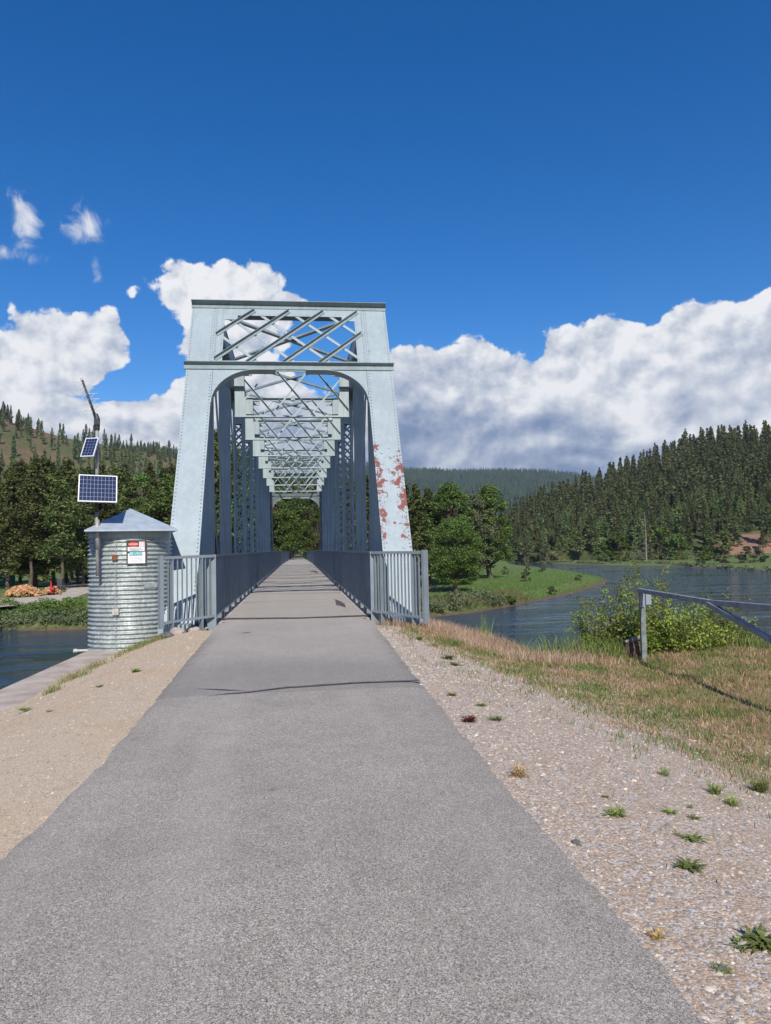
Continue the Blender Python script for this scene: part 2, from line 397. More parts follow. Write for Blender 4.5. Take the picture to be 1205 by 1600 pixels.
def gravel_fn(T, b):
    """near ground: sandy gravel left, stony gravel right, dry grass soil further right"""
    X, Y, Z = T.sep(T.pos)
    v = T.new('ShaderNodeTexVoronoi'); T.put(v.inputs['Vector'], T.pos); v.inputs['Scale'].default_value = 150.0
    c1 = T.sep(v.outputs['Color'])[0]
    v2 = T.new('ShaderNodeTexVoronoi'); T.put(v2.inputs['Vector'], T.pos); v2.inputs['Scale'].default_value = 70.0
    c2 = T.sep(v2.outputs['Color'])[1]
    big = T.noise(T.pos, 0.8, 5, 0.6); mid = T.noise(T.pos, 5.0, 5, 0.65)
    right = T.mix(c1, (0.25, 0.18, 0.13), (0.54, 0.43, 0.33))
    right = T.mix(T.ss(c2, 0.80, 0.84), right, (0.46, 0.44, 0.43))
    right = T.mix(T.m('MULTIPLY', T.ss(c2, 0.16, 0.12), 0.7), right, (0.17, 0.165, 0.17))
    right = T.mix(T.m('MULTIPLY', T.ss(mid, 0.50, 0.68), 0.40), right, (0.33, 0.21, 0.13))
    left = T.mix(c1, (0.34, 0.26, 0.18), (0.58, 0.48, 0.37))
    left = T.mix(T.m('MULTIPLY', T.ss(c2, 0.88, 0.92), 0.6), left, (0.50, 0.46, 0.40))
    left = T.mix(T.m('MULTIPLY', T.ss(big, 0.46, 0.66), 0.40), left, (0.46, 0.33, 0.205))
    left = T.mix(T.m('MULTIPLY', T.ss(mid, 0.5, 0.7), 0.25), left, (0.22, 0.19, 0.155))
    base = T.mix(T.ss(X, -0.3, 0.3), left, right)
    gm = T.noise(T.pos, 1.3, 4, 0.6)
    soil = T.mix(gm, (0.30, 0.20, 0.125), (0.22, 0.17, 0.085))
    edge = T.m('ADD', X, T.m('MULTIPLY', T.m('SUBTRACT', gm, 0.5), 1.6))
    base = T.mix(T.ss(edge, 3.1, 4.4), base, soil)
    T.put(b.inputs['Base Color'], base); b.inputs['Roughness'].default_value = 0.95; b.inputs['Specular IOR Level'].default_value = 0.15
    hh = T.m('ADD', T.m('MULTIPLY', v.outputs['Distance'], -0.9), T.m('MULTIPLY', v2.outputs['Distance'], -1.6))
    T.put(b.inputs['Normal'], T.bump(hh, 0.5, 0.004))
def ground_fn(T, b):
    gravel_fn(T, b)
    nearcol = b.inputs['Base Color'].links[0].from_socket
    X, Y, Z = T.sep(T.pos)
    n = T.noise(T.pos, 0.12, 6, 0.62); n2 = T.noise(T.pos, 1.5, 5, 0.65)
    green = T.mix(T.ss(n2, 0.35, 0.65), (0.055, 0.11, 0.022), (0.15, 0.21, 0.065))
    olive = T.mix(n2, (0.095, 0.11, 0.035), (0.17, 0.165, 0.07))
    grass = T.mix(T.ss(n, 0.45, 0.62), green, olive)
    mud = T.mix(n2, (0.075, 0.055, 0.035), (0.16, 0.12, 0.08))
    lowm = T.m('SUBTRACT', 1.0, T.ss(Z, -4.95, -4.6))
    far = T.mix(lowm, grass, mud)
    dist = T.m('SQRT', T.m('ADD', T.m('MULTIPLY', X, X), T.m('MULTIPLY', Y, Y)))
    c = T.mix(T.ss(dist, 40.0, 46.0), nearcol, far)
    steep = T.m('MULTIPLY', T.m('SUBTRACT', 1.0, T.ss(Z, -1.4, -0.7)), T.m('SUBTRACT', 1.0, T.ss(dist, 40.0, 46.0)))
    c = T.mix(steep, c, olive)
    T.put(b.inputs['Base Color'], c)
M_ground = material('ground_gravel_and_grass', ground_fn)
def concrete_fn(T, b):
    n = T.noise(T.pos, 2.2, 7, 0.65); g = T.noise(T.pos, 45.0, 3, 0.7)
    c = T.mix(T.ss(n, 0.3, 0.7), (0.33, 0.265, 0.22), (0.52, 0.445, 0.385))
    c = T.mix(T.m('MULTIPLY', T.ss(g, 0.35, 0.65), 0.3), c, (0.20, 0.17, 0.15))
    T.put(b.inputs['Base Color'], c); b.inputs['Roughness'].default_value = 0.92
    T.put(b.inputs['Normal'], T.bump(T.m('ADD', n, T.m('MULTIPLY', g, 0.3)), 0.5, 0.015))
M_concrete = material('weathered_concrete', concrete_fn)
def road_fn(T, b):
    n = T.noise(T.pos, 0.6, 6, 0.65)
    T.put(b.inputs['Base Color'], T.mix(T.ss(n, 0.35, 0.65), (0.34, 0.28, 0.22), (0.48, 0.41, 0.335))); b.inputs['Roughness'].default_value = 0.95
M_road = material('pale_dirt_road', road_fn)
def water_fn(T, b):
    X, Y, Z = T.sep(T.pos)
    s1 = T.noise(T.comb(T.m('MULTIPLY', X, 1.0), T.m('MULTIPLY', Y, 1.0), 0.0), 2.6, 4, 0.6, 0.4)
    s2 = T.noise(T.pos, 0.35, 3, 0.5)
    calm = T.ss(T.noise(T.comb(T.m('MULTIPLY', X, 0.03), T.m('MULTIPLY', Y, 0.11), 0.0), 1.0, 4, 0.6), 0.42, 0.58, 0.12, 1.0)
    h = T.m('MULTIPLY', T.m('ADD', T.m('MULTIPLY', s1, 0.6), s2), calm)
    T.put(b.inputs['Base Color'], (0.016, 0.042, 0.072, 1.0))
    b.inputs['Roughness'].default_value = 0.07; b.inputs['IOR'].default_value = 1.33
    T.put(b.inputs['Normal'], T.bump(h, 1.0, 0.34))
M_water = material('river_water', water_fn)

def leafmat(name, c0, c1, hue=0.02, transl=0.25, clump=0.6):
    def fn(T, b):
        oi = T.new('ShaderNodeObjectInfo').outputs['Random']
        n = T.noise(T.pos, clump, 3, 0.6); n2 = T.noise(T.pos, clump*7, 2, 0.5)
        f = T.ss(T.m('ADD', T.m('MULTIPLY', n, 0.55), T.m('MULTIPLY', n2, 0.45)), 0.36, 0.64)
        c = T.mix(f, c0, c1)
        h = T.new('ShaderNodeHueSaturation'); T.put(h.inputs['Color'], c)
        T.put(h.inputs['Hue'], T.m('ADD', 0.5 - hue, T.m('MULTIPLY', oi, 2*hue)))
        T.put(h.inputs['Value'], T.m('ADD', 0.65, T.m('MULTIPLY', oi, 0.75)))
        col = h.outputs[0]
        T.put(b.inputs['Base Color'], col); b.inputs['Roughness'].default_value = 0.6
        b.inputs['Specular IOR Level'].default_value = 0.25
        tr = T.new('ShaderNodeBsdfTranslucent'); T.put(tr.inputs['Color'], col)
        mx = T.new('ShaderNodeMixShader'); mx.inputs[0].default_value = transl
        T.l.new(b.outputs[0], mx.inputs[1]); T.l.new(tr.outputs[0], mx.inputs[2])
        T.l.new(mx.outputs[0], T.n['Material Output'].inputs[0])
    return material(name, fn)
M_needle = leafmat('dark_conifer_needles', (0.046, 0.066, 0.020), (0.165, 0.19, 0.058), 0.02)
M_needle_hill = leafmat('hillside_conifer_needles', (0.048, 0.070, 0.026), (0.150, 0.178, 0.066), 0.035, clump=0.12)
M_needle_far = leafmat('far_ridge_needles', (0.020, 0.038, 0.026), (0.050, 0.078, 0.045), 0.02, clump=0.02)
M_leaf = leafmat('broadleaf_green', (0.052, 0.098, 0.020), (0.145, 0.21, 0.048), 0.02)
M_leaf_bright = leafmat('bright_shrub_leaves', (0.13, 0.22, 0.025), (0.33, 0.43, 0.085), 0.015, 0.35, 2.0)
M_leaf_pale = leafmat('grey_green_willow_leaves', (0.075, 0.10, 0.045), (0.17, 0.19, 0.095), 0.02)
M_bark = simple('tree_bark', (0.10, 0.075, 0.055), 0.95, 0, 0.45, 6.0, 0.6)
M_snag = simple('dead_grey_wood', (0.22, 0.19, 0.165), 0.95, 0, 0.3, 6.0)
def tint_fn(T, b):
    a = T.new('ShaderNodeAttribute', attribute_name='tint')
    T.put(b.inputs['Base Color'], a.outputs['Color']); b.inputs['Roughness'].default_value = 0.8
    b.inputs['Specular IOR Level'].default_value = 0.2
    tr = T.new('ShaderNodeBsdfTranslucent'); T.put(tr.inputs['Color'], a.outputs['Color'])
    mx = T.new('ShaderNodeMixShader'); mx.inputs[0].default_value = 0.25
    T.l.new(b.outputs[0], mx.inputs[1]); T.l.new(tr.outputs[0], mx.inputs[2])
    T.l.new(mx.outputs[0], T.n['Material Output'].inputs[0])
M_tint = material('grass_blades', tint_fn)
def stone_fn(T, b):
    a = T.new('ShaderNodeAttribute', attribute_name='tint')
    T.put(b.inputs['Base Color'], a.outputs['Color']); b.inputs['Roughness'].default_value = 0.9
M_stone = material('gravel_stones', stone_fn)

# ------------------------------------------------------------------ terrain
def sd_poly(P, X, Y):
    """signed distance to polygon, positive inside"""
    P = np.array(P, float); n = len(P); d = np.full(X.shape, 1e18); inside = np.zeros(X.shape, bool)
    for i in range(n):
        ax, ay = P[i]; bx, by = P[(i+1) % n]; ex, ey = bx-ax, by-ay
        wx, wy = X-ax, Y-ay; t = np.clip((wx*ex + wy*ey) / (ex*ex + ey*ey + 1e-12), 0, 1)
        d = np.minimum(d, (wx-ex*t)**2 + (wy-ey*t)**2)
        c = ((ay > Y) != (by > Y)); xi = ax + (Y - ay) / (by - ay + 1e-12) * ex
        inside ^= (c & (X < xi))
    d = np.sqrt(d); return np.where(inside, d, -d)
def sst(x, a, b):
    t = np.clip((x - a) / (b - a), 0, 1); return t*t*(3-2*t)
WZ = -5.0
def wp(px, py, z=WZ): p = atz(px, py, z); return (p.x, p.y)
near_poly = [(-400,-300),(-7.9,-40),(-6.05,0),(-6.0,6)] + [wp(0,1084,-.55), wp(142,1019,-.55), (-4.9,19.0),(-3.4,19.2),(3.2,19.2)] \
    + [wp(680,979,-.5), wp(750,1003,-.5), wp(830,1026,-.5), wp(930,1026,-.5), wp(1080,1012,-.5), wp(1205,1012,-.5), wp(1500,1020,-.5)] + [(60,8),(400,-60),(400,-300)]
# land across the river: left bank, the wood behind the bridge, and the green point
far_poly = [(-900,90),(-300,72)] + [wp(-150,984), wp(0,984), wp(60,986), wp(142,983), wp(300,981), wp(480,976), wp(600,970), wp(690,963), wp(745,957), wp(800,947),
            wp(850,938), wp(900,926), wp(938,915), wp(951,908), wp(944,903), wp(905,895), wp(860,890), wp(825,886.5), wp(800,884.0), wp(788,880)] + [(60,420),(-100,600),(-900,900)]
shore_poly = [(75,470),(80,400)] + [wp(815,877.5), wp(840,879.5), wp(870,881.5), wp(950,884), wp(1050,885), wp(1130,888), wp(1205,893), wp(1350,904), wp(1600,925)] + [(500,150),(1500,100),(1500,1500),(75,1500)]
def deck_z(y): return np.clip((y - 17.0) / 65.0, 0, 1) * 0.40
def terrain(X, Y):
    X = np.asarray(X, float); Y = np.asarray(Y, float)
    sn, sf, ss_ = sd_poly(near_poly, X, Y), sd_poly(far_poly, X, Y), sd_poly(shore_poly, X, Y)
    bump = 0.05*np.sin(X*1.7+Y*0.6)*np.cos(Y*1.3-X*0.5)
    zr = -0.018 - 0.47*sst(X, 1.6, 4.6); zl = -0.018 - 0.54*sst(-X, 1.9, 4.4)
    core = np.clip(1 - (np.abs(X - 0.0) / 1.15)**6, 0, 1); zr = zr - 0.05*core; zl = zl - 0.05*core
    zN = np.where(X > 0, zr, zl) + bump*sst(np.abs(X), 2.3, 5)
    zN = np.where(Y > 15.5, zN - 0.22*sst(Y, 15.5, 17.0)*(np.abs(X) > -1), zN)
    slope = np.where(X < 0, 6.0, 0.80)
    hN = np.where(sn > 0, zN, np.maximum(zN + sn*slope, -8.0))
    # far bank
    left = 1 - sst(X, -6, 12)
    plateau = -3.0*left + (-4.15)*(1-left)
    und = 0.10*np.sin(X*0.11+1)*np.sin(Y*0.13) 
    hB = WZ + np.minimum(np.maximum(sf, -8)*np.where(sf > 0, 0.42*left + 0.22*(1-left), 0.25), plateau - WZ) + und*sst(sf, 8, 20)*(1-left)
    rise = sst(Y, 75, 84)*np.clip(1 - (np.abs(X) - 3.0)/6.0, 0, 1)
    hB = np.where(sf > 0, hB + (deck_z(Y) - 0.12 - hB)*np.clip(rise, 0, 1), hB)
    hB = hB + 20*sst(Y, 240, 900)*(sf > 0)
    # far right shore, rising to the hill
    hC = WZ + np.where(ss_ > 0, np.minimum(ss_*0.16, 0.7) + 3.9*sst(ss_, 6, 150), np.maximum(ss_, -10)*0.2)
    return np.maximum(np.maximum(hN, hB), np.maximum(hC, -8.0))
def tz(x, y): return float(terrain(np.array([x]), np.array([y]))[0])
def build_ground():
    angs = np.concatenate([np.linspace(-180, -26, 90, endpoint=False), np.linspace(-26, 38, 560, endpoint=False), np.linspace(38, 180, 90, endpoint=False)])
    rad = np.concatenate([np.linspace(0.3, 24, 190, endpoint=False), np.geomspace(24, 60, 70, endpoint=False), np.geomspace(60, 480, 330, endpoint=False), np.geomspace(480, 9000, 40)])
    A, Rr = np.meshgrid(np.radians(angs), rad, indexing='ij')
    X = CAM.x + np.sin(A)*Rr; Y = np.cos(A)*Rr; Zz = terrain(X, Y)
    na, nr = A.shape; idx = np.arange(na*nr).reshape(na, nr)
    nx = np.roll(idx, -1, axis=0)
    Fc = np.stack([idx[:, :-1], nx[:, :-1], nx[:, 1:], idx[:, 1:]], -1).reshape(-1, 4)[:, ::-1]
    me = np_mesh('ground', np.stack([X, Y, Zz], -1).reshape(-1, 3), Fc, M_ground)
    o = link('ground', me, smooth=True); tag(o, kind='structure')
    w = MB(); w.add([(-9000,-3000,WZ),(9000,-3000,WZ),(9000,9000,WZ),(-9000,9000,WZ)], [(0,1,2,3)])
    w = w.build('river', M_water); tag(w, kind='structure')
build_ground()

def sheet(name, outline_left, outline_right, zf, mat, thick=0.0):
    """strip between two polylines (world xy), resampled"""
    def resamp(P, n):
        P = np.array(P, float); s = np.r_[0, np.cumsum(np.hypot(*np.diff(P, axis=0).T))]; t = np.linspace(0, s[-1], n)
        return np.c_[np.interp(t, s, P[:,0]), np.interp(t, s, P[:,1])]
    n = 260; L = resamp(outline_left, n); Rr = resamp(outline_right, n)
    k = 6; V = []; 
    for i in range(n):
        for j in range(k+1):
            x, y = L[i] + (Rr[i]-L[i])*j/k; V.append((x, y, zf(x, y)))
    Fc = [(i*(k+1)+j, i*(k+1)+j+1, (i+1)*(k+1)+j+1, (i+1)*(k+1)+j) for i in range(n-1) for j in range(k)]
    me = np_mesh(name, V, Fc, mat); return link(name, me, smooth=True)
# the path: a ragged-edged asphalt ribbon
pl = [wp(x, y, 0) for x, y in [(345,968),(322,995),(300,1020),(268,1058),(237,1095),(196,1143),(150,1195),(75,1268),(0,1335)]]
pr = [wp(x, y, 0) for x, y in [(582,968),(612,1003),(640,1040),(672,1078),(700,1110),(745,1165),(850,1288),(968,1415),(1130,1600)]]
PATH_L, PATH_R = list(pl), list(pr)
def ragged(P, amp, sgn):
    P = np.array(P); out = []
    s = np.r_[0, np.cumsum(np.hypot(*np.diff(P, axis=0).T))]; t = np.linspace(0, s[-1], 240)
    for k, tt in enumerate(t):
        x = np.interp(tt, s, P[:,0]); y = np.interp(tt, s, P[:,1])
        w = amp * (mnoise.noise(Vector((y*2.3, sgn*3.0, 0))) + 0.5*mnoise.noise(Vector((y*7.0, sgn*5.0, 2))))
        out.append((x + sgn*w, y))
    return out
def build_path():
    V = []; n = 0
    L = ragged(pl, 0.03, -1) + [(-1.95, 2.0), (-2.0, -3), (-2.1, -30)]; Rr = ragged(pr, 0.03, 1) + [(1.70, 1.2), (1.75, -3), (1.9, -30)]
    def at(P, y):
        P = sorted((q[1], q[0]) for q in P); return np.interp(y, [q[0] for q in P], [q[1] for q in P])
    ys = np.concatenate([np.linspace(-30, 0, 20, endpoint=False), np.linspace(0, 17.0, 700)])
    k = 20; V = []; 
    for y in ys:
        a, b = at(L, y), at(Rr, y)
        for j in range(k+1):
            t = j/k; x = a + (b-a)*t; e = min(t, 1-t)
            V.append((x, y, 0.012*min(1, e*8) + 0.004 - (0.026 if e == 0 else 0)))
    nn = len(ys)
    Fc = [(i*(k+1)+j, i*(k+1)+j+1, (i+1)*(k+1)+j+1, (i+1)*(k+1)+j) for i in range(nn-1) for j in range(k)]
    tag(link('path', np_mesh('path', V, Fc, M_asphalt), smooth=True), kind='structure')
    ys = np.linspace(17.0, 330, 200); V = []
    for y in ys:
        for x in (-1.62, -0.5, 0.5, 1.62): V.append((x - 0.02, y, 0.012 + float(deck_z(y))))
    Fc = [(i*4+j, i*4+j+1, (i+1)*4+j+1, (i+1)*4+j) for i in range(len(ys)-1) for j in range(3)]
    tag(link('path', np_mesh('path', V, Fc, M_asphalt), smooth=True), kind='structure')
build_path()
# tar joint and repairs, and a painted cast shadow, lying on the asphalt
def tar_shadow_strip(name, pts, widths, z=0.017, zf=None):
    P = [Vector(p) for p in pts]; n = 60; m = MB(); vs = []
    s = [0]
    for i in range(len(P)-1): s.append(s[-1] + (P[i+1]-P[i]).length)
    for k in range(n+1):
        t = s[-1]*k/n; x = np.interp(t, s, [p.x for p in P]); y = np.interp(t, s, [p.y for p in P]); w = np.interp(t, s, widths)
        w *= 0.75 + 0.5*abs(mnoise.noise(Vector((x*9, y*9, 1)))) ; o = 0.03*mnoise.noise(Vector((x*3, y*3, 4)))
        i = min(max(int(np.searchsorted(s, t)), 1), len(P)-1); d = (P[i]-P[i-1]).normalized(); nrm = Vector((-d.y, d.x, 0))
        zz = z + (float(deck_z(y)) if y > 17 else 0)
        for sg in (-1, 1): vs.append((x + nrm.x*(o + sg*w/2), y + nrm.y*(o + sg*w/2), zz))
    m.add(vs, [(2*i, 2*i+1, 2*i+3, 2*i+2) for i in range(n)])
    o = m.build(name, M_tar_shadow); tag(o, kind='structure'); return o
tar_shadow_strip('road_joint', [atz(346,968.5,.0), atz(470,967,.0), atz(583,963,.0)], [0.34, 0.30, 0.36], z=0.024)
tar_shadow_strip('path_line_shadow', [atz(325,1090,0), atz(385,1085,0), atz(450,1077,0), atz(550,1070,0), atz(656,1066,0)], [0.008, 0.06, 0.085, 0.095, 0.09], z=0.0235)  # thin cast shadow across the path, painted as a dark strip
tar_shadow_strip('path_line_shadow', [atz(305,1079,0), atz(350,1081,0), atz(385,1082,0)], [0.006, 0.05, 0.006], z=0.0235)  # faint left end of the same painted shadow
tar_shadow_strip('path_patch', [atz(524,937,.05), atz(530,941,.05), atz(532,944,.05), atz(540,948,.05)], [0.03, 0.22, 0.28, 0.02], z=0.02)
tar_shadow_strip('path_patch', [atz(488,894,.15), atz(497,897,.15)], [0.5, 0.1], z=0.02)
tar_shadow_strip('path_patch', [atz(378,991,0), atz(390,990,0)], [0.03, 0.10], z=0.0235)
# ------------------------------------------------------------------ left concrete ledge (abutment wing wall)
def build_ledge():
    a = atz(0, 1083, -.55); b = atz(142, 1018, -.55); d = (b - a).normalized()
    o1 = a - d*16; o2 = b + d*1.6
    n = Vector((d.y, -d.x, 0))                        # towards the path
    m = MB(); top = -0.50
    N = 40
    for i in range(N):
        p = o1.lerp(o2, i/N); q = o1.lerp(o2, (i+1)/N)
        wi = 1.0 + 0.25*mnoise.noise(Vector((i*0.35, 0, 0)))
        m.add([(p.x, p.y, top), (q.x, q.y, top), (q.x+n.x*wi, q.y+n.y*wi, top+0.03), (p.x+n.x*wi, p.y+n.y*wi, top+0.03),
               (p.x, p.y, -8), (q.x, q.y, -8)], [(0,1,2,3)[::-1], (0,4,5,1)[::-1]])
    o = m.build('abutment_wall', M_concrete)
    tag(o, 'pinkish concrete retaining wall top running along the river left of the path', 'retaining wall')
    return a, b, d, n
LEDGE = build_ledge()

# ------------------------------------------------------------------ the truss bridge
PN = 5.6                                    # panel length
def YP(k): return k * PN
XI, XO, ZB, ZT, BXC = 2.17, 2.90, -0.22, 9.03, -0.07
def build_bridge():
    root = empty('truss_bridge', (BXC, 16.8, 0), 'long pale blue riveted steel truss bridge carrying the path over the river', 'bridge')
    def bld(m, name, mat, parent=root, **k):
        o = m.build(name, mat, None, **k)
        o.parent = parent; base = Vector((BXC, 16.8, 0)) if parent is root else Vector((0, 0, 0))
        # mesh verts are bridge-centred (x about 0): shift so that parent offset is respected
        o.location = Vector((0, -16.8, 0)) if parent is root else Vector((0, 0, 0))
        return o
    def build_portal(y0, y1, near):
        B = Vector((0, y0, ZB)); U = Vector((0, y1-y0, ZT-ZB)); L = U.length; U.normalize()
        X = Vector((1,0,0)); N = X.cross(U).normalized()
        if (N.y > 0) == near: N = -N                # outward: towards the camera for the near portal
        def P(x, s, n=0): return B + X*x + U*s + N*n
        def s_of(z): return (z - ZB) / U.z
        def box(m, xa, xb, sa, sb, na, nb): m.obox(B, X, U, N, (xa, xb), (sa, sb), (na, nb))
        for sg in (-1, 1):
            m = MB()
            box(m, min(sg*XI, sg*XO), max(sg*XI, sg*XO), 0.25, L, -0.02, 0.0)          # cover plate
            for xx in (XI+0.05, XO-0.05-0.012):                                        # side webs
                box(m, min(sg*xx, sg*(xx+0.012)), max(sg*xx, sg*(xx+0.012)), 0.25, L-0.02, -0.50, -0.021)
            for k in range(int(L/0.5)):                                                 # batten lacing behind
                s0 = 0.5 + k*0.5
                if s0 + 0.5 > L: break
                a, b_ = (XI+0.07, XO-0.07) if k % 2 else (XO-0.07, XI+0.07)
                m.bar(P(sg*a, s0, -0.49), P(sg*b_, s0+0.5, -0.49), 0.06, 0.012, N)
            for xx in (XI+0.05, XO-0.05):
                s = 0.3
                m.cur = 1
                while s < L - 0.05:
                    m.dome(P(sg*xx, s, 0.0), N, 0.019); s += 0.115 if near else 0.4
                m.cur = 0
            if near:
                for s in (s_of(6.9), s_of(4.4)):
                    pass
                s = s_of(7.05); m.cur = 1
                while s < L - 0.1:                                                       # inner riveted frame plates
                    m.dome(P(sg*(XI-0.03), s, 0.006), N, 0.017); m.dome(P(sg*(XI+0.11), s, 0.0), N, 0.017); s += 0.115
            m.cur = 0
            # foot: shoe and base plate
            m.box(min(sg*(XI+0.02), sg*(XO-0.02)), max(sg*(XI+0.02), sg*(XO-0.02)), y0-0.30, y0+0.35, ZB-0.18, ZB+0.25)
            o = bld(m, 'end_post', None, mats=[(M_post_r if (sg > 0 and near) else M_post), M_rivet])
            if near: o['label'] = 'sloping pale blue end post %s' % ('with large peeled patches of red rust, right of the path' if sg > 0 else 'with clean paint and a few chips, left of the path')
        # portal bracing
        m = MB()
        sA, sB = s_of(6.90), s_of(8.84)
        wx = 1.93
        for sg in (-1, 1):
            a, b_ = sorted((sg*wx, sg*(XI-0.004))); box(m, a, b_, sA, L-0.004, -0.018, 0.004)
            s = sA+0.06; m.cur = 1
            while s < sB: m.dome(P(sg*(wx+0.05), s, 0.004), N, 0.015); s += 0.10
            m.cur = 0
            # gusset corners
        box(m, -wx+0.002, wx-0.002, s_of(8.66), L-0.006, -0.016, 0.002)
        box(m, -wx+0.002, wx-0.002, sA-0.1, s_of(7.03), -0.016, 0.002)
        x = -wx; m.cur = 1
        while x < wx:
            m.dome(P(x, s_of(8.72), 0.002), N, 0.013); m.dome(P(x, s_of(6.97), 0.002), N, 0.013); x += 0.11
        m.cur = 0
        for sg in (-1, 1):
            box(m, min(sg*1.55, sg*wx), max(sg*1.55, sg*wx), s_of(8.50), s_of(8.66)-0.003, -0.013, 0.006)
        pf = bld(m, 'portal_frame', None, mats=[M_post, M_rivet])
        # shelves (outstanding flanges) seen from below
        m = MB(); box(m, -XO-0.02, XO+0.02, L-0.14, L, 0.001, 0.022); box(m, -XO-0.02, XO+0.02, L, L+0.02, -0.55, 0.20)
        box(m, -XO-0.06, XO+0.06, s_of(6.72), s_of(6.86), 0.010, 0.034); box(m, -XO-0.06, XO+0.06, s_of(6.86), s_of(6.86)+0.016, -0.02, 0.16)
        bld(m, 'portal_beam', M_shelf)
        # arch plate: solid web under the beam with a curved flange
        sa = s_of(6.72); ss0 = s_of(5.60); ra = 1.22; xr = XI - 0.01
        for sg in (-1, 1):
            m = MB(); m2 = MB(); arc = []
            for k in range(17):
                t = k/16*math.pi/2
                arc.append((xr - ra*(1-math.cos(t)), ss0 + (sa-0.055-ss0)*math.sin(t)))
            top = [(q[0], sa+0.05) for q in arc]
            for k in range(16):
                (x0, s0), (x1, s1) = arc[k], arc[k+1]
                q = [P(sg*x0, s0, 0.001), P(sg*x1, s1, 0.001), P(sg*x1, sa+0.05, 0.001), P(sg*x0, sa+0.05, 0.001)]
                m.add(q + [v - N*0.014 for v in q], [(0,1,2,3),(4,7,6,5),(0,4,5,1)])
                # flange
                for (na, nb) in ((-0.09, 0.10),):
                    r0 = [P(sg*x0, s0, na), P(sg*x1, s1, na), P(sg*x1, s1, nb), P(sg*x0, s0, nb)]
                    cx = Vector((xr-ra, ss0)); 
                    n0 = Vector((x0, s0)) - cx; n0.normalize(); n1 = Vector((x1, s1)) - cx; n1.normalize()
                    dd = 0.016
                    r1 = [P(sg*(x0-n0.x*dd), s0-n0.y*dd, na), P(sg*(x1-n1.x*dd), s1-n1.y*dd, na), P(sg*(x1-n1.x*dd), s1-n1.y*dd, nb), P(sg*(x0-n0.x*dd), s0-n0.y*dd, nb)]
                    m2.add(r0 + r1, [(0,1,2,3),(7,6,5,4),(0,4,5,1),(1,5,6,2),(2,6,7,3),(3,7,4,0)])
                m.cur = 1; m.dome(P(sg*(x0+0.05), s0+0.05, 0.001), N, 0.015); m.cur = 0
            (x1, s1) = arc[-1]
            box(m, min(sg*0.45, sg*x1), max(sg*0.45, sg*x1), s1, sa+0.05, -0.012, 0.001)
            a, b_ = sorted((sg*0.42, sg*x1)); box(m2, a, b_, s1-0.018, s1, -0.09, 0.10)
            bld(m, 'arch_plate', None, mats=[M_post, M_rivet])
            bld(m2, 'arch_flange', M_sway)
        m = MB(); box(m, -0.415, 0.415, sa-0.05, sa+0.05, -0.012, 0.0012); bld(m, 'crown_plate', M_shelf)
        # lattice
        s_lo, s_hi = s_of(6.93), s_of(8.82); H = s_hi - s_lo; xm = 2.12
        for k in range(5):
            for di in (1, -1):
                xt = -1.04 + 1.03*k; xb = xt - H*1.02; a = (xb, s_lo); b_ = (xt, s_hi)
                if b_[0] > xm: t = (xm - a[0])/(b_[0]-a[0]); b_ = (xm, a[1]+(b_[1]-a[1])*t)
                if a[0] < -xm: t = (-xm - a[0])/(b_[0]-a[0]); a = (-xm, a[1]+(b_[1]-a[1])*t)
                if b_[0]-a[0] < 0.25: continue
                a = Vector(a); b_ = Vector(b_)
                m = MB(); d = (b_-a).normalized()
                lvl = (0.016, 0.024) if di > 0 else (-0.030, -0.019)
                A, C = P(di*a.x, a.y), P(di*b_.x, b_.y); D = (C-A).normalized(); W = D.cross(N).normalized(); Lb = (C-A).length
                m.obox(A, D, W, N, (0, Lb), (-0.045, 0.045), lvl)
                if di > 0:
                    e = -0.045 if W.dot(U) < 0 else 0.045      # outstanding leg on the upper edge
                    m.obox(A, D, W, N, (0, Lb), tuple(sorted((e, e - math.copysign(0.012, e)))), (lvl[1]+0.0005, lvl[1]+0.085))
                bld(m, 'lattice_bar', M_shelf if di > 0 else M_post)  # bars with a standing leg get the shade-darkened paint
        return
    build_portal(YP(3), YP(4), True)
    build_portal(YP(13), YP(12), False)
    # chords
    for sg in (-1, 1):
        m = MB()
        for (a, b_) in ((XI, XI+0.14), (XO-0.14, XO)):
            m.box(*sorted((sg*a, sg*b_)), YP(4)+0.02, YP(12)-0.02, 8.47, 9.0)
        m.box(*sorted((sg*(XI-0.03), sg*(XO+0.03))), YP(4)+0.02, YP(12)-0.02, 9.001, 9.02)
        y = YP(4)
        while y < YP(12)-0.5:
            m.bar((sg*XI, y, 8.46), (sg*XO, y+0.45, 8.46), 0.06, 0.012, (0,0,1)); m.bar((sg*XO, y, 8.452), (sg*XI, y+0.45, 8.452), 0.06, 0.012, (0,0,1)); y += 0.45
        bld(m, 'top_chord', M_steel)
        m = MB()
        for (a, b_) in ((XI+0.02, XI+0.16), (XO-0.16, XO-0.02)):
            m.box(*sorted((sg*a, sg*b_)), YP(3)+0.36, YP(13)-0.36, -0.75, -0.35)
        bld(m, 'bottom_chord', M_steel)
    # laced verticals
    def column(sg, y, xa, xb, xc, xd, z0, z1, lace=True):
        m = MB(); dp = 0.15
        for (a, b_) in ((xa, xb), (xc, xd)):
            A, B_ = sorted((sg*a, sg*b_))
            m.box(A, B_, y-dp, y-dp+0.014, z0, z1); m.box(A, B_, y+dp-0.014, y+dp, z0, z1)
            inner = A if sg > 0 else B_
            xx = sg*(a if a == xa else b_)
            m.box(*sorted((xx, xx - (0.014 if (xx > 0) == (a == xa) and False else 0.014)*(1 if xx > 0 else -1))), y-dp+0.0145, y+dp-0.0145, z0, z1)
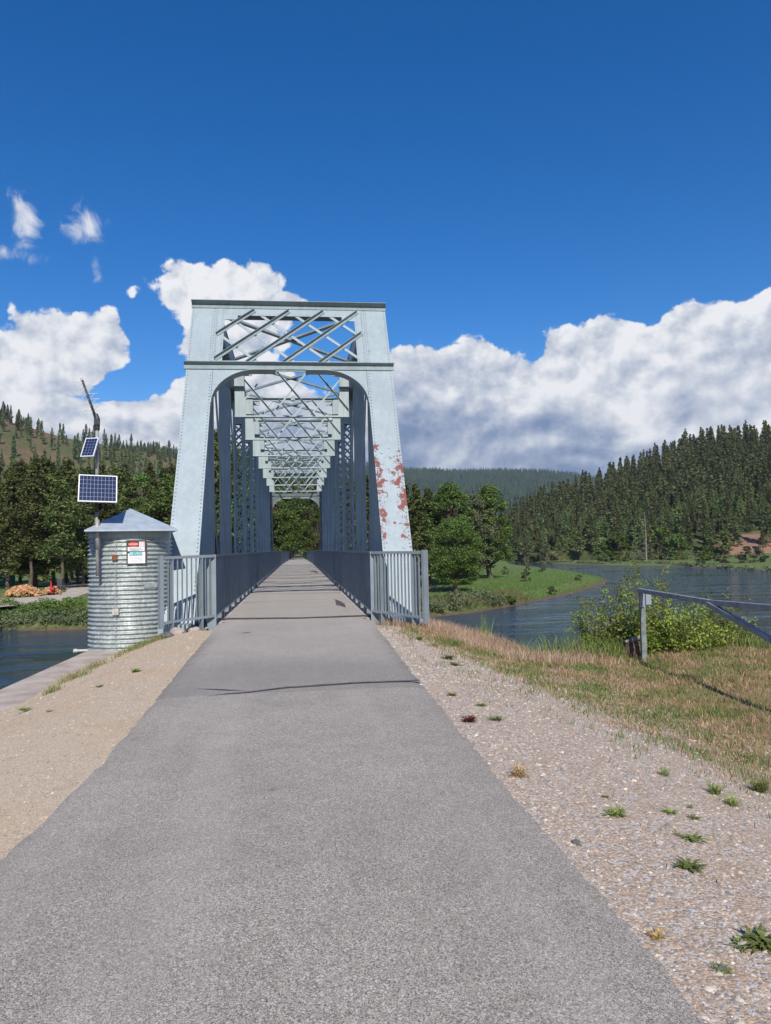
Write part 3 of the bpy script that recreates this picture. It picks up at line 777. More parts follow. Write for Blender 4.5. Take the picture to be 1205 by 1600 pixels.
        if lace:
            h = (xc - xb) + 0.06; z = z0 + 0.4
            while z + h < z1 - 1.1:
                for yy in (y-dp+0.022, y+dp-0.022):
                    m.bar((sg*(xb-0.03), yy, z), (sg*(xc+0.03), yy, z+h), 0.055, 0.010, (0,1,0))
                    m.bar((sg*(xc+0.03), yy+0.011, z), (sg*(xb-0.03), yy+0.011, z+h), 0.055, 0.010, (0,1,0))
                z += h
            A, B_ = sorted((sg*(xb-0.02), sg*(xc+0.02)))
            for yy in (y-dp-0.003, y+dp): m.box(A, B_, yy, yy+0.003, z1-1.1, z1)
            m.box(A, B_, y-dp-0.003, y-dp, z0, z0+0.4)
        bld(m, 'vertical_post', M_steel)
    for k in range(4, 13):
        for sg in (-1, 1):
            if k in (4, 5, 12): column(sg, YP(k), 2.33, 2.47, 2.4701, 2.72, -0.35, 8.46, lace=False)
            else: column(sg, YP(k), 2.17, 2.30, 2.57, 2.68, -0.35, 8.46)
    # diagonals and eyebars
    def diag(sg, k0, k1, wid=0.30):
        m = MB(); a = Vector((0, YP(k0), 8.6)); b_ = Vector((0, YP(k1), -0.4)); d = (b_-a).normalized(); w = Vector((1,0,0)); n = d.cross(w).normalized(); L = (b_-a).length
        for (xa, xb) in ((2.36, 2.39), (2.66, 2.69)):
            m.obox(a, d, w, n, (0.2, L-0.2), tuple(sorted((sg*xa, sg*xb))), (-wid/2, wid/2))
        bld(m, 'diagonal_brace', M_steel)
    for sg in (-1, 1):
        for k in (4, 5, 6, 7): diag(sg, k, k+1, 0.34 if k < 6 else 0.24)
        for k in (12, 11, 10, 9): diag(sg, k, k-1, 0.34 if k > 10 else 0.24)
    # sway frames
    for k in range(5, 12):
        y = YP(k); z0, z1 = 6.66, 8.55
        m = MB(); m.box(-2.16, 2.16, y-0.10, y+0.10, z0, z0+0.014); m.box(-2.16, 2.16, y-0.012, y, z0+0.0145, z0+0.075)
        fr = bld(m, 'sway_frame', M_sway)
        def sub(mm, nm, mt): 
            o = mm.build(nm, mt, None); o.parent = fr; return o
        for sg in (-1, 1):
            m = MB()
            m.poly_extrude([(sg*2.14, y-0.02, z0+0.0145), (sg*1.72, y-0.02, z0+0.0145), (sg*1.80, y-0.02, 7.80), (sg*2.14, y-0.02, 7.80)], (0, 0.006, 0))
            for zz in np.arange(z0+0.1, 7.75, 0.12): m.dome((sg*2.09, y-0.02, zz), (0,-1,0), 0.012)
            sub(m, 'end_plate', M_sway)
            m = MB(); m.box(*sorted((sg*1.78, sg*2.35)), y-0.21, y+0.21, 7.80, 8.46)
            m.box(*sorted((sg*1.50, sg*1.78)), y+0.02, y+0.10, 8.25, 8.55)
            sub(m, 'gusset_plate', M_steel)
        m = MB(); m.box(-2.2, 2.2, y-0.10, y+0.10, z1, z1+0.016); m.box(-2.2, 2.2, y-0.014, y, z1-0.12, z1-0.0005)
        m.box(-0.09, 0.09, y-0.12, y-0.10, z1-0.1, z1+0.1)
        sub(m, 'top_strut', M_steel)
        H = z1 - z0 - 0.10; dx = H*0.83; m = MB(); md = MB()
        for j in range(-2, 4):
            for di in (1, -1):
                # "\" when di = 1: bottom end further right
                xb = -0.64 + 1.48*j; xt = xb - dx; a = [xb, z0+0.03]; b_ = [xt, z1-0.06]; lim = 2.10
                if xb > lim: t = (xb-lim)/(xb-xt); a = [lim, a[1]+(b_[1]-a[1])*t]
                if xt < -lim: t = (xb+lim)/(xb-xt); b_ = [-lim, z0+0.03+(z1-0.09-z0)*t]
                if a[0] - b_[0] < 0.3: continue
                yy = y - 0.036 if di > 0 else y + 0.014
                A, C = Vector((di*a[0], yy, a[1])), Vector((di*b_[0], yy, b_[1])); D = (C-A).normalized(); Nn = Vector((0,-1,0)); W = D.cross(Nn).normalized(); Lb = (C-A).length
                mm = md if di > 0 else m
                mm.obox(A, D, W, Nn, (0, Lb), (-0.032, 0.032), (0, 0.010))
                if di > 0:
                    e = -0.032 if W.z < 0 else 0.032
                    mm.obox(A, D, W, Nn, (0, Lb), tuple(sorted((e, e - math.copysign(0.012, e)))), (0.0105, 0.09))
        sub(m, 'lattice', M_sway); sub(md, 'lattice', M_steel)
    # lateral X bracing under the top chords
    for k in range(4, 12):
        for di in (1, -1):
            m = MB(); a = Vector((-di*2.1, YP(k)+0.15, 8.78 - 0.02*di)); b_ = Vector((di*2.1, YP(k+1)-0.15, 8.78 - 0.02*di)); 
            m.bar(a, b_, 0.17 if k == 4 else 0.10, 0.012, (0,0,1)); m.bar(a + Vector((0,0,0.05)), b_ + Vector((0,0,0.05)), 0.012, 0.09, (0,0,1))
            if di > 0: m.box(-0.22, 0.22, YP(k)+PN/2-0.16, YP(k)+PN/2+0.16, 8.785, 8.793)
            bld(m, 'lateral_brace', M_steel)
        m = MB()
    # floor system
    for k in range(3, 14):
        m = MB(); m.box(-2.6, 2.6, YP(k)+0.37 - (0.5 if k == 13 else 0), YP(k)+0.52 - (0.5 if k == 13 else 0), -0.72, -0.22); bld(m, 'floor_beam', M_steel)
    m = MB()
    n = 60
    for i in range(n):
        ya = 17.02 + (330-17.02)*i/n; yb = 17.02 + (330-17.02)*(i+1)/n; za, zb = float(deck_z(ya)), float(deck_z(yb))
        m.add([(-1.86,ya,za),(1.86,ya,za),(1.86,yb,zb),(-1.86,yb,zb),(-1.86,ya,za-0.2),(1.86,ya,za-0.2),(1.86,yb,zb-0.2),(-1.86,yb,zb-0.2)],
              [(0,1,2,3),(4,7,6,5),(0,3,7,4),(1,5,6,2)] + ([(0,4,5,1)] if i == 0 else []))
    bld(m, 'deck_slab', M_concrete)
    # bearing blocks and far piers
    for sg in (-1, 1):
        m = MB(); m.box(*sorted((sg*2.0, sg*3.05)), 16.25, 19.0, -2.5, ZB-0.19); m.box(*sorted((sg*2.15, sg*2.95)), 16.4, 17.2, ZB-0.189, ZB-0.15); bld(m, 'bearing_block', simple('white_washed_concrete', (0.55,0.53,0.50), 0.9, 0, 0.25, 9.0, 0.4))
        m = MB(); m.box(*sorted((sg*2.0, sg*3.1)), 72.0, 75.5, -7, ZB-0.19); bld(m, 'pier', M_concrete)
    m = MB(); m.box(-3.4, 3.4, 17.6, 19.3, -7.5, -0.78); bld(m, 'abutment', M_concrete)
build_bridge()

# ------------------------------------------------------------------ railings
def build_railing(sg):
    cx = BXC
    side = 'left' if sg < 0 else 'right'
    if sg > 0: C0 = Vector((atz(582.5, 968.5, 0.0).x, 16.6, 0)); EP = atz(665.5, 977, -0.02)
    else: C0 = Vector((atz(341.5, 971.5, 0.0).x, 16.6, 0)); EP = atz(252.5, 985.5, -0.02)
    EP.z = 0
    lab = '%s grey blue railing of the bridge path, flared end beside the %s' % (side, 'corrugated tank' if sg < 0 else 'grassy river bank')
    root = empty('railing', (C0.x, C0.y, 0), lab, 'railing', 'railings along the bridge')
    def dk(y): return float(deck_z(y))
    def bld(m, name, mat, kind=None, **k):
        o = m.build(name, mat, root, **k)
        if kind: o['kind'] = kind
        return o
    x0 = C0.x; yend = 235.0
    ys = [16.62, 22, 28, 40, 55, 70, 82, 100, 150, yend]
    HT = 1.53
    def rail_run(z, w, h, name):
        m = MB(); vs = []
        for y in ys:
            zz = z + dk(y)
            vs += [(x0-w/2, y, zz-h/2), (x0+w/2, y, zz-h/2), (x0+w/2, y, zz+h/2), (x0-w/2, y, zz+h/2)]
        fs = [(4*i+a, 4*i+b, 4*i+4+b, 4*i+4+a) for i in range(len(ys)-1) for a, b in ((0,1),(1,2),(2,3),(3,0))] + [(3,2,1,0)]
        m.add(vs, fs)
        # flare
        d = (EP - C0); L = d.length; d.normalize(); n = Vector((-d.y, d.x, 0))
        dr = -0.07 if z < 0.5 else -0.02
        a = C0 + Vector((0,0,z)); b_ = EP + Vector((0,0,z+dr))
        D = (b_-a).normalized(); m.obox(a, D, n, D.cross(n).normalized(), (0.02, (b_-a).length), (-w/2, w/2), (-h/2, h/2))
        bld(m, name, M_rail)
    rail_run(HT-0.03, 0.07, 0.06, 'top_rail'); rail_run(0.20, 0.055, 0.05, 'bottom_rail')
    d = (EP - C0); L = d.length; d.normalize(); n = Vector((-d.y, d.x, 0))
    out = Vector((sg, 0, 0))
    # balusters: first 100 as parts, the far rest one stuff part
    def baluster(m, p, ax, zb, zt): m.obox(p, ax, Vector((-ax.y, ax.x, 0)), Vector((0,0,1)), (-0.008, 0.008), (-0.019, 0.019), (zb, zt))
    cnt = 0; s = 0.11
    while s < L - 0.12:
        m = MB(); baluster(m, C0 + d*s, d, 0.215-0.07*s/L, HT-0.062-0.02*s/L); bld(m, 'baluster', M_rail); s += 0.108; cnt += 1
    y = 16.75; rest = MB()
    while y < yend:
        tgt = MB() if cnt < 100 else rest
        baluster(tgt, Vector((x0, y, dk(y))), Vector((0,1,0)), 0.226, HT-0.062)
        if cnt < 100: bld(tgt, 'baluster', M_rail); cnt += 1
        y += 0.108
    bld(rest, 'baluster_run', M_rail, kind='stuff')
    # posts: plates that widen downwards on the outer side
    def post(p, ax, o_, zb, zt, w=0.20):
        m = MB(); t = 0.012; z = p.z
        prof = [(0.0, zt), (0.045, zt), (w, zt-0.36), (w, zb+0.02), (0.12, zb-0.25), (0.0, zb-0.25)]
        m.poly_extrude([p + o_*a - ax*t/2 - Vector((0,0,p.z)) + Vector((0,0,z+b)) for a, b in prof], ax*t)
        m.obox(p, ax, Vector((-ax.y, ax.x, 0)), Vector((0,0,1)), (-0.012, 0.012), (-0.034, 0.034), (zb-0.25, zt))
        m.obox(p, ax, o_, Vector((0,0,1)), (-0.045, 0.045), (-0.02, 0.16), (zb-0.26, zb-0.235))
        return m
    np_ = 0
    for s in ((0.32, L*0.78) if sg > 0 else (0.30, L*0.80)):
        bld(post(C0 + d*s, d, n if n.dot(out + Vector((0,1,0))) > 0 else -n, 0.15-0.07*s/L, HT-0.065), 'post', M_rail_light)
    far = MB(); y = 16.62; k = 0
    while y < yend:
        pm = post(Vector((x0, y, dk(y))), Vector((0,1,0)), out, 0.20 if k else 0.12, HT-0.065)
        if k < 60: bld(pm, 'post', M_rail_light)
        else: far.add(pm.v, pm.f)
        y += 1.83; k += 1
    bld(far, 'post_run', M_rail, kind='stuff')
    # closing end post: broad box
    m = MB(); m.obox(EP, d, n, Vector((0,0,1)), (-0.03, 0.05), (-0.062, 0.062), (0.02, HT+0.0)); bld(m, 'end_post', M_rail_light, bevel=0.004)
build_railing(-1); build_railing(1)
def curb(sg):
    m = MB(); x = BXC + sg*1.80
    for i in range(60):
        ya, yb = 17.1 + i*2.2, 17.1 + (i+1)*2.2; za, zb = float(deck_z(ya)), float(deck_z(yb))
        if i % 1 == 0:
            m.box(x-0.05 + sg*0.06, x+0.05 + sg*0.06, ya+0.0, ya+0.3, za+0.001, za+0.06)
    return m
# ------------------------------------------------------------------ gauging-station tank
def fabric_text(name, body, size, mat, parent, M, align='CENTER', depth=0.002):
    cu = bpy.data.curves.new(name, 'FONT'); cu.body = body; cu.size = size; cu.align_x = align; cu.align_y = 'CENTER'; cu.extrude = depth
    cu.resolution_u = 3
    tmp = bpy.data.objects.new('tmp', cu); COL.objects.link(tmp)
    dg = bpy.context.evaluated_depsgraph_get(); me = bpy.data.meshes.new_from_object(tmp.evaluated_get(dg)); bpy.data.objects.remove(tmp); bpy.data.curves.remove(cu)
    me.transform(M); me.materials.clear(); me.materials.append(mat)
    o = bpy.data.objects.new(name, me); COL.objects.link(o)
    if parent: o.parent = parent; o.location = -Vector(parent.location)
    return o
def flat(name, col, rough=0.6, metal=0.0): return simple(name, col, rough, metal, 0.06, 12.0)
def galv_fn(T, b):
    X, Y, Z = T.sep(T.pos)
    v = T.vor(T.pos, 26.0, out='Color'); s = T.sep(v)[0]
    n = T.noise(T.pos, 3.0, 6, 0.65)
    st = T.noise(T.comb(T.m('MULTIPLY', X, 14.0), T.m('MULTIPLY', Y, 14.0), T.m('MULTIPLY', Z, 2.2)), 1.0, 5, 0.7)
    c = T.mix(s, (0.25, 0.285, 0.28), (0.41, 0.45, 0.445))
    c = T.mix(T.m('MULTIPLY', T.ss(T.m('ADD', T.m('MULTIPLY', n, 0.5), T.m('MULTIPLY', st, 0.5)), 0.50, 0.62), 0.75), c, (0.58, 0.65, 0.63))
    c = T.mix(T.m('MULTIPLY', T.ss(st, 0.60, 0.72), 0.35), c, (0.34, 0.33, 0.24))
    dk = T.ss(T.noise(T.mapping(T.pos, (1, 1, 2.5)), 3.5, 7, 0.75), 0.635, 0.655)
    c = T.mix(T.m('MULTIPLY', dk, 0.8), c, (0.10, 0.12, 0.12))
    T.put(b.inputs['Base Color'], c); b.inputs['Metallic'].default_value = 0.35; b.inputs['Roughness'].default_value = 0.5
M_galv = material('weathered_corrugated_metal', galv_fn)
M_roof = simple('flat_galvanised_roof_sheet', (0.40, 0.46, 0.52), 0.5, 0.3, 0.12, 5.0)
M_darkmetal = flat('dark_metal', (0.035, 0.037, 0.042), 0.5, 0.4)
M_pipe = simple('galvanised_pipe', (0.36, 0.345, 0.33), 0.5, 0.4, 0.2, 10.0)
M_rustm = simple('rusty_iron', (0.20, 0.07, 0.035), 0.9, 0.1, 0.5, 30.0)
TC = atd(204.5, 1022, 16.9); TC.z = 0
def build_tank():
    R0 = 0.89; cx, cy = TC.x, TC.y; zb = -0.62; zt = 2.10
    root = empty('gauge_house', (cx, cy, zb), 'round corrugated metal tank hut with pyramid roof left of the bridge railing', 'metal hut')
    m = MB(); seg = 120; pitch = 0.0945; per = 8; n = int((zt - 0.16 - zb)/pitch*per)
    zs = [zb + i*pitch/per for i in range(n+1)]
    vs = []; 
    for z in zs:
        r = R0 + 0.022*math.sin(2*math.pi*(z-zb)/pitch)
        for k in range(seg):
            t = 2*math.pi*k/seg; vs.append((cx + r*math.cos(t), cy + r*math.sin(t), z))
    V = np.array(vs); nn = len(zs)
    I = np.arange(nn*seg).reshape(nn, seg); J = np.roll(I, -1, axis=1)
    Fc = np.stack([I[:-1], J[:-1], J[1:], I[1:]], -1).reshape(-1, 4)
    me = np_mesh('wall', V, Fc, M_galv); link('wall', me, root, smooth=True)
    m = MB()
    t0 = 0
    vs = []; 
    for z in (zt-0.165, zt-0.02):
        for k in range(seg): t = 2*math.pi*k/seg; vs.append((cx + (R0-0.002)*math.cos(t), cy + (R0-0.002)*math.sin(t), z))
    m.add(vs, [(k, (k+1)%seg, seg+(k+1)%seg, seg+k) for k in range(seg)])
    m.build('top_band', M_sway, root, smooth=True)
    # pyramid roof, eave flat square turned to face the path
    ang = math.radians(14)
    E = 0.955; ap = Vector((cx, cy, zt + 0.52)); vs = []
    cs = []
    for k in range(4):
        t = math.pi/4 + k*math.pi/2
        x, y = math.cos(t)*E*1.414, math.sin(t)*E*1.414*1.12
        cs.append(Vector((cx + x*math.cos(ang) - y*math.sin(ang), cy + x*math.sin(ang) + y*math.cos(ang), zt)))
    m = MB()
    m.add([ap] + cs, [(0,1,2),(0,2,3),(0,3,4),(0,4,1)])
    lo = [c - Vector((0,0,0.03)) for c in cs]
    m.add(cs + lo, [(0,4,5,1),(1,5,6,2),(2,6,7,3),(3,7,4,0),(4,7,6,5)])
    m.build('roof', M_roof, root)
    # fittings facing the camera
    vdir = (Vector((CAM.x, CAM.y, 0)) - Vector((cx, cy, 0))).normalized()
    def surf(px, py, off=0.02):
        """point on the cylinder seen at this photo pixel"""
        r = ray(px, py); o = CAM - Vector((cx, cy, 0)); a = r.x**2 + r.y**2; b_ = 2*(o.x*r.x + o.y*r.y); c = o.x**2 + o.y**2 - (R0+off)**2
        disc = b_*b_ - 4*a*c; t = (-b_ - math.sqrt(max(disc, 0)))/(2*a); p = CAM + r*t
        nrm = Vector((p.x-cx, p.y-cy, 0)).normalized(); return p, nrm
    def plate(px0, py0, px1, py1, off, th, mat, name, parent=root, bevel=0):
        p, nrm = surf((px0+px1)/2, (py0+py1)/2, off); sc = (p-CAM).dot(FWD)/F_PX
        w, h = (px1-px0)*sc, (py1-py0)*sc; rt = Vector((0,0,1)).cross(nrm).normalized()
        m = MB(); m.obox(p, rt, Vector((0,0,1)), nrm, (-w/2, w/2), (-h/2, h/2), (0, th)); 
        return m, p, rt, nrm, w, h
    m, *_ = plate(176, 867, 184, 876, 0.0, 0.05, M_rustm, 'junction_box'); m.build('junction_box', M_rustm, root, bevel=0.006)
    m, p, rt, nrm, w, h = plate(177, 951, 187, 961, 0.0, 0.07, None, 'outlet_box'); m.obox(p, rt, Vector((0,0,1)), nrm, (-0.02, 0.02), (-0.03, 0.03), (0.07, 0.085)); m.build('outlet_box', simple('pale_box', (0.42,0.40,0.36), 0.7), root, bevel=0.006)
    m, *_ = plate(224, 911, 246, 918, 0.005, 0.025, None, 'door_latch'); m.build('door_latch', M_galv, root)
    m, *_ = plate(238, 1001, 248, 1011, 0.0, 0.06, None, 'pipe_stub'); m.build('pipe_stub', M_rustm, root, bevel=0.01)
    m = MB()
    for py in range(852, 1018, 5):
        p_, n_ = surf(182.5, py, 0.024); m.dome(p_, n_, 0.009, 5)
    m.build('seam_bolts', M_rivet, root)
    m = MB()
    for py in range(846, 1016, 4):
        p_, n_ = surf(181.0, py, 0.0); q_, _n = surf(181.0, py+4, 0.0); m.bar(p_ + n_*0.019, q_ + n_*0.019, 0.016, 0.004, n_)
    m.build('lap_seam', M_galv, root)
    # pipe sticking out over the water
    m = MB(); a = atd(119, 1017, 16.9); b_ = atd(146, 1016, 17.1); m.tube([a, b_], 0.03, 10); m.tube([a - (b_-a).normalized()*0.06, a + (b_-a).normalized()*0.02], 0.045, 10)
    m.build('drain_pipe', simple('pale_pipe', (0.50,0.50,0.47), 0.5), root, smooth=False)
    # --- warning sign and agency notice on a dark backing board
    p, nrm = surf(213.5, 862.5, 0.045); rt = Vector((0,0,1)).cross(nrm).normalized(); sc = (p-CAM).dot(FWD)/F_PX
    up = Vector((0,0,1))
    def sgn(name, cxp, cyp, w, h, mat, off, label, cat):
        o = p + rt*((cxp-213.5)*sc) - up*((cyp-862.5)*sc)
        return o
    W_, H_ = 29.5*sc, 37*sc
    board = empty('warning_sign', p, 'warning board on the corrugated tank wall with red DANGER oval above a white agency notice', 'sign')
    m = MB(); m.obox(p, rt, up, nrm, (-W_/2, W_/2), (-H_/2, H_/2), (-0.03, 0)); m.build('backing_board', simple('brown_board', (0.075, 0.05, 0.042), 0.8), board)
    white = flat('sign_white', (0.74, 0.74, 0.76), 0.5); red = flat('sign_red', (0.62, 0.05, 0.045), 0.5); teal = flat('sign_teal', (0.07, 0.33, 0.33), 0.5); black = flat('sign_black', (0.03,0.03,0.03), 0.5); greyt = flat('sign_grey_print', (0.20,0.22,0.26), 0.6)
    def rect(mm, x0, y0, x1, y1, n0, n1):   # photo pixels relative to board centre
        mm.obox(p, rt, up, nrm, (x0*sc, x1*sc), (-y1*sc, -y0*sc), (n0, n1))
    def Mtx(x, y, n):
        M = Matrix((rt, up, nrm)).transposed().to_4x4(); M.translation = p + rt*(x*sc) - up*(y*sc) + nrm*n; return M
    m = MB(); rect(m, -13.3, -16.0, 12.0, -1.5, 0.001, 0.004); up_sign = m.build('danger_panel', white, board)
    m = MB(); rect(m, -13.4, -16.1, 3.6, -8.0, 0.0042, 0.0052); m.build('danger_header', black, board)
    m = MB(); n = 28; vs = [p + rt*((-4.9 + 7.6*math.cos(2*math.pi*k/n))*sc) + up*((12.1 + 3.5*math.sin(2*math.pi*k/n))*sc) + nrm*0.0065 for k in range(n)]
    m.add(vs, [tuple(range(n))]); m.build('danger_oval', red, board)
    fabric_text('danger_lettering', 'DANGER', 0.048, white, board, Mtx(-4.9, -12.1, 0.008), depth=0.001)
    m = MB(); rect(m, 4.4, -15.2, 11.2, -8.4, 0.0045, 0.0055); m.build('pictogram', flat('sign_pink', (0.62, 0.32, 0.36)), board)
    m = MB(); rect(m, 5.6, -14.2, 7.4, -9.4, 0.006, 0.007); rect(m, 8.2, -14.2, 10.0, -9.4, 0.006, 0.007); m.build('pictogram_mark', white, board)
    m = MB()
    for j, (a, b_) in enumerate([(-11.5, 6), (-11, 9.5), (-10, 4)]): rect(m, a, -6.6+j*1.9, b_, -5.7+j*1.9, 0.0045, 0.0052)
    m.build('danger_print', greyt, board)
    m = MB(); rect(m, -13.0, 2.0, 12.8, 17.6, 0.001, 0.004); rect(m, 8.5, -0.2, 12.8, 2.0, 0.001, 0.004); m.build('notice_panel', white, board)
    m = MB(); rect(m, -10.8, -0.8, 8.4, 5.8, 0.0045, 0.006); m.build('notice_header', teal, board)
    fabric_text('notice_lettering', 'USGS', 0.066, white, board, Mtx(2.2, 2.4, 0.007), depth=0.001)
    m = MB()
    for j in range(3): rect(m, -9.8, 0.6+j*1.5, -5.2, 1.3+j*1.5, 0.0065, 0.0075)
    m.build('notice_logo', white, board)
    m = MB()
    for j, (a, b_) in enumerate([(-10.5, 6), (-10.5, 9), (-10.5, 8), (-10.5, 9.5)]): rect(m, a, 8.0+j*2.0, b_, 8.7+j*2.0, 0.0045, 0.0052)
    m.build('notice_print', flat('sign_pale_print', (0.42, 0.43, 0.50)), board)
build_tank()
# ------------------------------------------------------------------ mast with antenna and solar panels
M_white = flat('panel_frame_white', (0.62, 0.64, 0.66), 0.4, 0.2)
def cell_fn(T, b):
    uv = T.new('ShaderNodeTexCoord').outputs['UV']
    oi = T.new('ShaderNodeTexNoise'); T.l.new(uv, oi.inputs['Vector']); oi.inputs['Scale'].default_value = 14.0
    T.put(b.inputs['Base Color'], T.mix(oi.outputs['Fac'], (0.006, 0.010, 0.040), (0.018, 0.028, 0.085)))
    b.inputs['Roughness'].default_value = 0.22
M_cell = material('solar_cells', cell_fn)
M_grid = flat('solar_cell_lines', (0.30, 0.36, 0.46), 0.4, 0.3)
def build_mast():
    DM = 15.85
    def q(px, py, dd=0.0): return atd(px, py, DM + dd)
    base = q(152.5, 905); 
    root = empty('antenna_mast', base, 'leaning grey pipe mast fixed to the tank hut wall carrying a whip antenna array', 'mast')
    m = MB(); m.tube([q(152.5, 900), q(151.5, 850), q(151, 800)], 0.035, 12); m.build('lower_pole', M_pipe, root, smooth=True)
    m = MB(); m.tube([q(151, 812), q(151, 740), q(151.8, 690), q(151.8, 655)], 0.024, 12); m.build('upper_pole', M_darkmetal, root, smooth=True)
    m = MB(); m.tube([q(151.8, 775), q(151.8, 668)], 0.040, 12); m.tube([q(152.5, 858), q(152.0, 812)], 0.050, 12); m.build('sleeve', M_pipe, root, smooth=True)
    m = MB(); m.tube([q(151.8, 672), q(151.8, 655), q(149.5, 647)], [0.055, 0.06, 0.045], 10); m.obox(q(151.8, 660), (1,0,0), (0,0,1), (0,-1,0), (-0.05,0.06), (-0.06,0.06), (0, 0.07)); m.build('clamp', M_darkmetal, root)
    m = MB()
    for x0, x1 in ((147, 147.5), (149.5, 149.2)): m.tube([q(x0, 745, 0.03), q(x1, 700, 0.03), q(x0+1, 672, 0.02), q(150.5, 660)], 0.009, 6)
    m.build('cable', M_darkmetal, root)
    # yagi: boom leaning back with bright elements
    ant = empty('antenna', q(150, 655), 'slanted yagi antenna with thin bright rods, on top of the mast', 'antenna')
    a, b_ = q(150.5, 655), q(128.5, 594, -0.25)
    m = MB(); m.tube([a, a.lerp(b_, 0.18), b_], [0.034, 0.030, 0.022], 10); m.build('boom', M_darkmetal, ant, smooth=True)
    m = MB(); m.tube([b_, b_ + (b_-a).normalized()*0.05], 0.032, 8); m.build('end_cap', M_white, ant)
    D = (b_-a).normalized(); S = Vector((RGT.x, RGT.y, 0)); V2 = D.cross(S).normalized()
    for t, w in ((0.22, 0.27), (0.38, 0.25), (0.52, 0.24), (0.66, 0.22), (0.8, 0.2), (0.96, 0.24)):
        c = a.lerp(b_, t)
        for ax in (S, (V2*0.8 + S*0.25 + Vector((0,0,0.45))).normalized()):
            m = MB(); m.tube([c - ax*w, c + ax*w], 0.0065, 5); m.build('antenna_element', M_white, ant)
    # solar panels
    def panel(corners, nx, ny, label, thick=0.03):
        P = [Vector(c) for c in corners]      # tl, tr, br, bl
        cen = sum(P, Vector())/4; u = ((P[1]-P[0]) + (P[2]-P[3]))/2; v = ((P[3]-P[0]) + (P[2]-P[1]))/2
        wu, wv = u.length, v.length; u.normalize(); n = v.cross(u).normalized()
        if n.dot(CAM - cen) < 0: n = -n
        v = (v - u*v.dot(u)).normalized()
        r = empty('solar_panel', cen, label, 'solar panel', 'solar panels on the mast')
        fw = 0.022
        m = MB()
        for (aa, bb) in (((-wu/2, wu/2), (-wv/2, -wv/2+fw)), ((-wu/2, wu/2), (wv/2-fw, wv/2)), ((-wu/2, -wu/2+fw), (-wv/2+fw, wv/2-fw)), ((wu/2-fw, wu/2), (-wv/2+fw, wv/2-fw))):
            m.obox(cen, u, v, n, aa, bb, (-thick/2, thick/2))
        m.build('frame', M_white, r)
        m = MB(); m.obox(cen, u, v, n, (-wu/2+fw, wu/2-fw), (-wv/2+fw, wv/2-fw), (-thick/3, thick/4)); m.build('cell_sheet', M_cell, r)
        m = MB(); iw, ih = wu-2*fw, wv-2*fw
        for i in range(1, nx): m.obox(cen, u, v, n, (-iw/2+iw*i/nx-0.002, -iw/2+iw*i/nx+0.002), (-ih/2, ih/2), (thick/4, thick/4+0.001))
        for i in range(1, ny): m.obox(cen, u, v, n, (-iw/2, iw/2), (-ih/2+ih*i/ny-0.002, -ih/2+ih*i/ny+0.002), (thick/4+0.0012, thick/4+0.0022))
        m.build('grid_lines', M_grid, r)
        m = MB(); m.obox(cen, u, v, n, (-0.05, 0.05), (-wv*0.3, wv*0.3), (-thick-0.10, -thick/2)); m.build('mounting_bracket', M_darkmetal, r)
    cen = q(153.0, 763.6, -0.2); hv = Vector((CAM.x-cen.x, CAM.y-cen.y, 0)).normalized(); pu = Vector((-hv.y, hv.x, 0)); tl_ = R(28); pv = (Vector((0,0,-1))*math.cos(tl_) + hv*math.sin(tl_)).normalized()
    rl = R(1.5); pu = (Matrix.Rotation(rl, 3, -hv) @ pu); pv = (Matrix.Rotation(rl, 3, -hv) @ pv)
    sc_ = (cen-CAM).dot(FWD)/F_PX; pw, ph = 60.5*sc_*0.94, 43.5*sc_/math.cos(tl_ + 0.02)
    panel([cen - pu*pw/2 - pv*ph/2, cen + pu*pw/2 - pv*ph/2, cen + pu*pw/2 + pv*ph/2, cen - pu*pw/2 + pv*ph/2], 10, 6, 'large landscape solar panel level on the mast below the small one')
    tl, tr, br, bl = (134.5, 685.0), (155.0, 684.0), (146.5, 713.5), (125.5, 714.0)
    panel([q(*tl, -0.05), q(*tr, -0.10), q(*br, -0.30), q(*bl, -0.25)], 4, 6, 'small tilted solar panel high on the mast above the large one')
build_mast()
